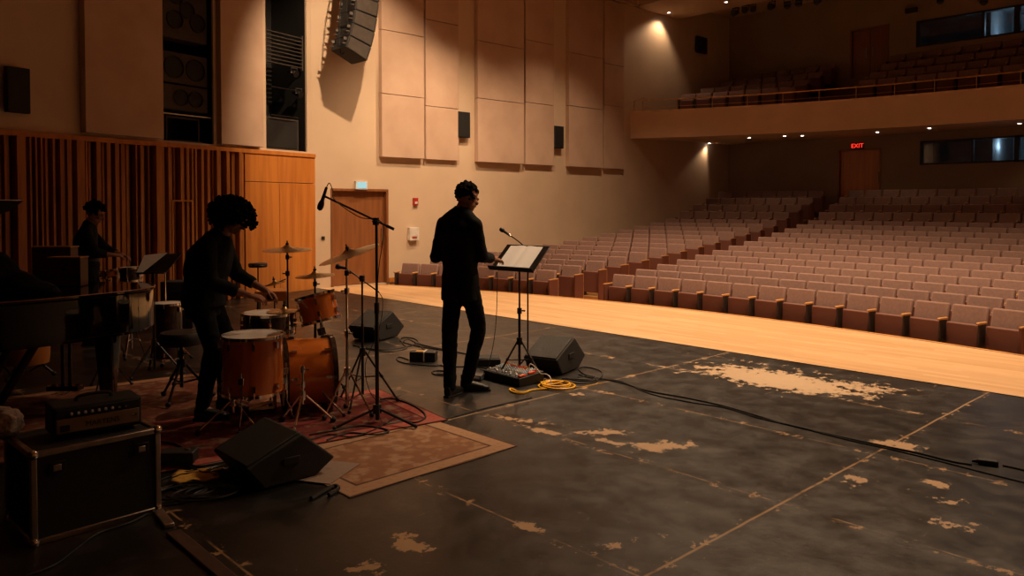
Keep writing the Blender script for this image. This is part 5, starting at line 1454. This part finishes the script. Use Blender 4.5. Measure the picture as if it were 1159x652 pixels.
tripod(e, M['blackmetal'], .30, .26, 3, .1, .009, .014, brace=.15); pole(e, M['blackmetal'], .05, z2(300, 7.3), .011)
e = empty('loose_sheet', at(173, 7.3), AZ); tag(e, 'pale sheet of paper on the far black music desk', 'sheet music')
a_, b_, c_, d__ = P4[0].lerp(P4[1], .02) , P4[0].lerp(P4[1], .25), P4[3].lerp(P4[2], .62), P4[3].lerp(P4[2], -.04)
off = Vector((0, -.022, .020))
MB().add([p + off for p in (a_, b_, c_, d__)] + [p + off + Vector((0, .001, .001)) for p in (a_, b_, c_, d__)], [(3, 2, 1, 0), (4, 5, 6, 7), (0, 1, 5, 4), (1, 2, 6, 5), (2, 3, 7, 6), (3, 0, 4, 7)]).build('page', M['paper'], e)
e = empty('microphone_stand', at(186, 7.9), AZ); tag(e, 'thin chrome stand rising behind the far music desk', 'microphone stand')
tripod(e, M['chrome'], .30, .26, 3, .8, .008, .014); pole(e, M['chrome'], .1, z2(296, 7.9), .008); MB().cone((0, 0, z2(297, 7.9)), (.0, 0, z2(290, 7.9)), .014).build('microphone', M['brassrail'], e)
e = empty('equipment_case', at(204, 10.2), AZ); tag(e, 'low dark case by the slatted wall behind the drummer', 'case')
zt_ = z2(318, 10.2); MB().box((0, 0, zt_ / 2), (.42, .3, zt_)).build('body', M['carpetblack'], e, bevel=.01); MB().box((0, -.155, zt_ * .8), (.12, .01, .03)).build('latch', M['chrome'], e)
e = empty('music_stand', at(118, 6.75), AZ); tag(e, 'slim black stand seen beneath the piano', 'stand')
tripod(e, M['blackmetal'], .28, .20, 3, .6, .008, .012); pole(e, M['blackmetal'], .05, .9, .009)
stool(28, 7.2, 385, 'low wooden stool seen under the piano at the far left', r=.19, R=.22, thick=.22, seatm='oak', name='piano_stool')

# everything that stands on the rugs is lifted by their thickness
for o in list(COL.objects):
    if o.parent is None and o.get('category') and o.name.split('.')[0] in ('floor_tom', 'bass_drum', 'rack_tom', 'snare_drum', 'snare_stand', 'bass_pedal', 'cymbal', 'cymbal_stand', 'drum_throne', 'drum_stand', 'microphone_stand', 'grand_piano', 'pedal_box', 'wooden_case', 'piano_cover'):
        lo = o.location
        if lo.dot(FWD) < 7.0 and lo.dot(RGT) < -.6: o.location.z += .0125
# ================================================================== people
def hand(mb, w, d, n, side, curl=.5, s=1.0, thumb=True):
    """w wrist, d towards the fingers, n out of the palm, side = direction from palm centre to the thumb"""
    d = Vector(d).normalized(); side = Vector(side); side = (side - d * side.dot(d)).normalized(); n = Vector(n); n = (n - d * n.dot(d) - side * n.dot(side)); n = n.normalized() if n.length > .01 else d.cross(side)
    w = Vector(w)
    mb.loft([(w - d * .01, side * .024 * s, n * .018 * s), (w + d * .03 * s, side * .034 * s, n * .016 * s), (w + d * .075 * s, side * .040 * s, n * .014 * s), (w + d * .088 * s, side * .036 * s, n * .010 * s)], n=16)
    for i, (ln, off) in enumerate(((.072, .030), (.080, .010), (.075, -.011), (.058, -.031))):
        p = w + d * (.082 - .004 * abs(i - 1)) * s + side * off * s
        dirv = (d + side * off * 1.6).normalized(); r = .0082 * s
        for k, f in enumerate((.45, .32, .23)):
            ang = curl * (.45 + .35 * k)
            dv = (dirv * math.cos(ang) + n * math.sin(ang)).normalized()
            q = p + dv * ln * f * s
            mb.caps(p, q, r, r * .90, 10); p = q; r *= .90; dirv = dv
    if thumb:
        p = w + d * .025 * s + side * .026 * s; dv = (d * .62 + side * .72 + n * .25).normalized(); r = .0105 * s
        for k, f in enumerate((.040, .032, .026)):
            q = p + dv * f * s; mb.caps(p, q, r, r * .9, 10); p = q; r *= .9; dv = (dv * .75 + d * .5 + n * .25 * curl).normalized()

def head(mb, c, f, up, s=1.0):
    """c skull centre, f the way the face looks, up the crown"""
    f = Vector(f).normalized(); up = Vector(up); up = (up - f * up.dot(f)).normalized(); r = f.cross(up)
    R = Matrix((r, f, up)).transposed(); c = Vector(c); T = lambda x, y, z: c + R @ Vector((x * s, y * s, z * s))
    E = lambda p, rad: mb.ell(T(*p), tuple(a * s for a in rad), M=R, n=18, m=12)
    E((0, -.012, .025), (.076, .094, .088)); E((0, .03, -.02), (.062, .062, .075)); E((0, .045, -.065), (.046, .046, .045)); E((0, .070, -.088), (.022, .020, .018))
    E((.042, .02, -.05), (.022, .045, .035)); E((-.042, .02, -.05), (.022, .045, .035))
    mb.cone(T(0, .085, .012), T(0, .112, -.030), .008 * s, .014 * s, 10); E((0, .108, -.032), (.014, .014, .011)); E((.011, .100, -.034), (.008, .009, .008)); E((-.011, .100, -.034), (.008, .009, .008))
    E((0, .084, .022), (.052, .014, .012))                 # brow
    E((0, .090, -.058), (.024, .010, .006)); E((0, .088, -.068), (.022, .010, .007))      # lips
    for sx in (-1, 1):
        E((sx * .031, .080, .004), (.013, .012, .010)); E((sx * .048, .062, -.022), (.020, .022, .018))
        E((sx * .078, -.002, -.008), (.009, .020, .032)); E((sx * .082, -.004, .010), (.008, .018, .015))
    return T, R

def person(loc, label, J, opt):
    e = empty('person', loc + Z * opt.get('lift', 0), AZ); tag(e, label, 'person')
    V = Vector; J = {k: V(v) for k, v in J.items()}
    body = MB()
    T, R = head(body, J['head'], J['face'], J['crown'], opt.get('hs', 1.0))
    nk = J['neck']; body.caps(nk - Z * .02, J['head'] + (nk - J['head']) * .35, .060, .054)
    sh = (J['shR'] - J['shL']); hp_ = (J['hipR'] - J['hipL']); su, hu = sh.normalized(), hp_.normalized()
    sp = J['neck'] - J['pelvis']; sd = sp.normalized().cross(su).normalized(); hd = Z.cross(hu).normalized()
    body.caps(J['pelvis'] + Z * .02, J['chest'], .11, .12); body.caps(J['chest'], nk, .11, .055)
    for s_ in 'LR':
        body.caps(J['chest'] + (J['sh' + s_] - J['chest']) * .3, J['sh' + s_], .07, .05)
        body.caps(J['sh' + s_], J['el' + s_], .044, .036); body.caps(J['el' + s_], J['el' + s_].lerp(J['wr' + s_], .35), .036, .037); body.caps(J['el' + s_].lerp(J['wr' + s_], .35), J['wr' + s_], .037, .024)
        hd_ = J.get('hd' + s_, (J['wr' + s_] - J['el' + s_]))
        hand(body, J['wr' + s_], hd_, J['pn' + s_], J['th' + s_], opt.get('curl' + s_, .6))
        body.caps(J['pelvis'] + (J['hip' + s_] - J['pelvis']) * .8, J['kn' + s_], .080, .050); body.caps(J['kn' + s_], J['an' + s_], .048, .034)
        an = J['an' + s_]; t = J['toe' + s_].normalized(); body.caps(an, an + t * .09 - Z * .055, .028, .018)
    skin(body, 'body', M['skin'], e, voxel=.0058, smooth=2)
    # shirt
    sm_ = MB(); fat = opt.get('fat', 1.0); dep = opt.get('depth', 1.0); hem = opt['hem']
    pv, ch = J['pelvis'], J['chest']; wv = opt.get('waistw', 1.0)
    secs = []
    pts = [(pv + Z * (hem - pv.z), hu, hd, .168 * wv, .125), (pv + Z * .06, hu, hd, .166 * wv, .122), (pv.lerp(ch, .42), su, sd, .158 * wv, .120), (pv.lerp(ch, .8), su, sd, .175, .130), (ch.lerp(nk, .25), su, sd, .182, .128), (ch.lerp(nk, .62), su, sd, .160, .105), (ch.lerp(nk, .88), su, sd, .105, .082), (nk + Z * .012, su, sd, .070, .068)]
    sm_.loft([(c, a_ * (w * fat), b_ * (dp * fat * dep)) for c, a_, b_, w, dp in pts], n=28, p=2.25)
    for s_ in 'LR':
        a_ = J['sh' + s_]; b_ = J['el' + s_]; c_ = J['wr' + s_]
        sm_.caps(ch.lerp(nk, .35) + (a_ - ch.lerp(nk, .35)) * .55, a_, .080, .060)
        sm_.cone(nk - Z * .0, a_ + Z * .0, .070, .058, 16)
        sm_.caps(a_, b_, .062, .054); sl = opt.get('sleeve' + s_, .6)
        sm_.caps(b_, b_.lerp(c_, sl * .55), .056, .052); sm_.cone(b_.lerp(c_, sl * .5), b_.lerp(c_, sl), .052, .047, 16)
    if opt.get('collar', True):
        for s2 in (-1, 1): sm_.box(nk + su * s2 * .045 + Z * .02 + J['face'].normalized() * .02, (.05, .05, .05))
        sm_.cone(nk - Z * .01, nk + Z * .035, .070, .066, 18)
    skin(sm_, 'shirt', M['cloth'], e, voxel=.009, smooth=4, disp=.014, dscale=.09)
    # trousers
    tm = MB()
    tm.loft([(pv + Z * (-.10), hu * .155, hd * .115), (pv, hu * .160, hd * .118), (pv + Z * .08, hu * .152, hd * .112)], n=24)
    for s_ in 'LR':
        h_, k_, a_ = J['hip' + s_], J['kn' + s_], J['an' + s_]
        tm.caps(h_, k_, .092, .068); tm.caps(k_, k_.lerp(a_, .4), .068, .064); tm.caps(k_.lerp(a_, .4), a_ - Z * .005, .064, .052)
    skin(tm, 'trousers', M['trouser'], e, voxel=.010, smooth=4, disp=.016, dscale=.07)
    if opt.get('belt'):
        b = MB().loft([(pv + Z * .085, hu * .166, hd * .126), (pv + Z * .115, hu * .164, hd * .124)], n=28); b.build('belt', M['shoe'], e)
    for s_ in 'LR':
        an = J['an' + s_]; t = J['toe' + s_].copy(); t.z = 0; t.normalize(); sd_ = t.cross(Z)
        g0 = V((an.x, an.y, 0)); so = MB()
        so.loft([(g0 - t * .055 + Z * .05, sd_ * .030, Z * .045), (g0 + t * .0 + Z * .052, sd_ * .040, Z * .050), (g0 + t * .08 + Z * .042, sd_ * .045, Z * .038), (g0 + t * .15 + Z * .032, sd_ * .044, Z * .028), (g0 + t * .195 + Z * .024, sd_ * .028, Z * .018)], n=18, p=2.6)
        so.caps(g0 + Z * .06, an + Z * .03, .045, .042)
        sh_ = skin(so, 'shoe', M['shoe'], e, voxel=.007, smooth=3)
        MB().loft([(g0 - t * .065 + Z * .008, sd_ * .026, Z * .010), (g0 + t * .02 + Z * .008, sd_ * .038, Z * .010), (g0 + t * .11 + Z * .008, sd_ * .046, Z * .010), (g0 + t * .205 + Z * .008, sd_ * .026, Z * .010)], n=16, p=4).build('sole', M['rubber'], sh_)
    # hair
    hm = MB(); rnd = random.Random(opt.get('seed', 1)); hr = opt['hair']; hc = T(*hr['c']); rx, ry, rz = hr['r']
    hm.ell(hc + R @ V((0, -.02, .015)), (rx * .84, ry * .80, rz * .84), M=R, n=22, m=14)
    for i in range(hr['n']):
        u = rnd.uniform(hr.get('low', -.45), 1) ; a_ = rnd.uniform(0, 2 * PI); q = math.sqrt(max(0, 1 - u * u))
        dv = V((q * math.cos(a_), q * math.sin(a_), u))
        if dv.y > .45 and dv.z < hr.get('fringe', .25): continue
        if dv.y > .2 and dv.z < -.30: continue
        p = hc + R @ V((dv.x * rx, dv.y * ry, dv.z * rz)) * rnd.uniform(.88, 1.0 + hr.get('jit', .03))
        hm.ell(p, rnd.uniform(*hr['curl']), n=8, m=6)
    skin(hm, 'hair', M['hair'], e, voxel=.0052, smooth=1, disp=.006, dscale=.012)
    return e

c40, s40 = math.cos(math.radians(40)), math.sin(math.radians(40))
person(at(520, 6.55), 'man in black shirt seen from behind, standing at the music stand and touching its pages', dict(
    head=(.066, .02, 1.672), face=(.56, .74, -.38), crown=(.22, .26, .94), neck=(.008, -.005, 1.550),
    chest=(.0, .0, 1.30), pelvis=(.008, .0, .93),
    shR=(.138, -.11, 1.445), shL=(-.145, .11, 1.445), elR=(.185, -.05, 1.18), elL=(-.205, .05, 1.165),
    wrR=(.300, .30, 1.125), wrL=(-.02, .30, 1.22), hdR=(.35, .80, -.12), pnR=(.1, 0, -1), thR=(-.6, .3, .2), pnL=(.3, .2, -1), thL=(.8, 0, .3),
    hipR=(.085, -.03, .90), hipL=(-.055, .04, .90), knR=(.160, .08, .54), knL=(-.085, .0, .50), anR=(.055, .09, .09), anL=(-.075, -.10, .09), toeR=(1, .12, 0), toeL=(.45, .9, 0)),
    dict(hem=.80, fat=1.0, depth=1.0, waistw=1.0, hs=1.09, sleeveR=.62, sleeveL=.7, curlR=.55, seed=3, hair=dict(c=(0, -.018, .020), r=(.088, .102, .105), n=260, curl=(.010, .018), fringe=.3, low=-.6)))
person(at(236, 5.8), 'drummer in black with a big curly mop of hair bending over the drums', dict(
    head=(.190, 0, 1.502), face=(.84, -.06, -.54), crown=(.54, 0, .84), neck=(.075, 0, 1.365),
    chest=(-.010, .0, 1.17), pelvis=(-.045, .0, .86),
    shR=(.055, -.165, 1.315), shL=(.06, .165, 1.315), elR=(.085, -.20, 1.03), elL=(.12, .22, 1.06),
    wrR=(.335, -.10, .925), wrL=(.36, .20, .93), hdR=(.9, .25, -.22), pnR=(-.3, 0, -1), thR=(.1, .9, .2), pnL=(-.3, 0, -1), thL=(.1, -.9, .2),
    hipR=(-.03, -.085, .85), hipL=(-.03, .085, .85), knR=(.065, -.10, .53), knL=(.09, .12, .54), anR=(-.02, -.10, .10), anL=(.05, .14, .10), toeR=(1, .1, 0), toeL=(1, -.15, 0)),
    dict(lift=.0125, hem=.83, fat=1.03, depth=1.20, waistw=1.0, sleeveR=.68, sleeveL=.6, curlR=.9, curlL=.9, seed=5, hair=dict(c=(0, -.012, -.002), r=(.130, .152, .126), n=1500, curl=(.007, .014), fringe=.0, low=-.8, jit=.26)))
person(at(95, 8.9), 'far musician in dark shirt reaching over a drum behind the piano', dict(
    head=(.125, 0, 1.515), face=(.80, .35, -.42), crown=(.42, .1, .9), neck=(.060, 0, 1.385),
    chest=(.0, .0, 1.16), pelvis=(.04, .0, .88),
    shR=(.095, -.14, 1.305), shL=(-.035, .15, 1.315), elR=(.185, -.12, 1.06), elL=(.12, .26, 1.08),
    wrR=(.325, .0, 1.035), wrL=(.32, .22, 1.02), pnR=(0, 0, -1), thR=(0, .9, .2), pnL=(0, 0, -1), thL=(0, -.9, .2),
    hipR=(.07, -.08, .86), hipL=(.01, .08, .86), knR=(.12, -.08, .49), knL=(.08, .1, .49), anR=(.08, -.1, .09), anL=(.04, .12, .09), toeR=(1, .3, 0), toeL=(1, .5, 0)),
    dict(hem=.90, fat=.98, depth=1.0, sleeveR=.66, sleeveL=.6, curlR=.8, curlL=.8, belt=True, seed=8, hair=dict(c=(0, -.012, .035), r=(.095, .112, .105), n=150, curl=(.012, .022), fringe=.25)))
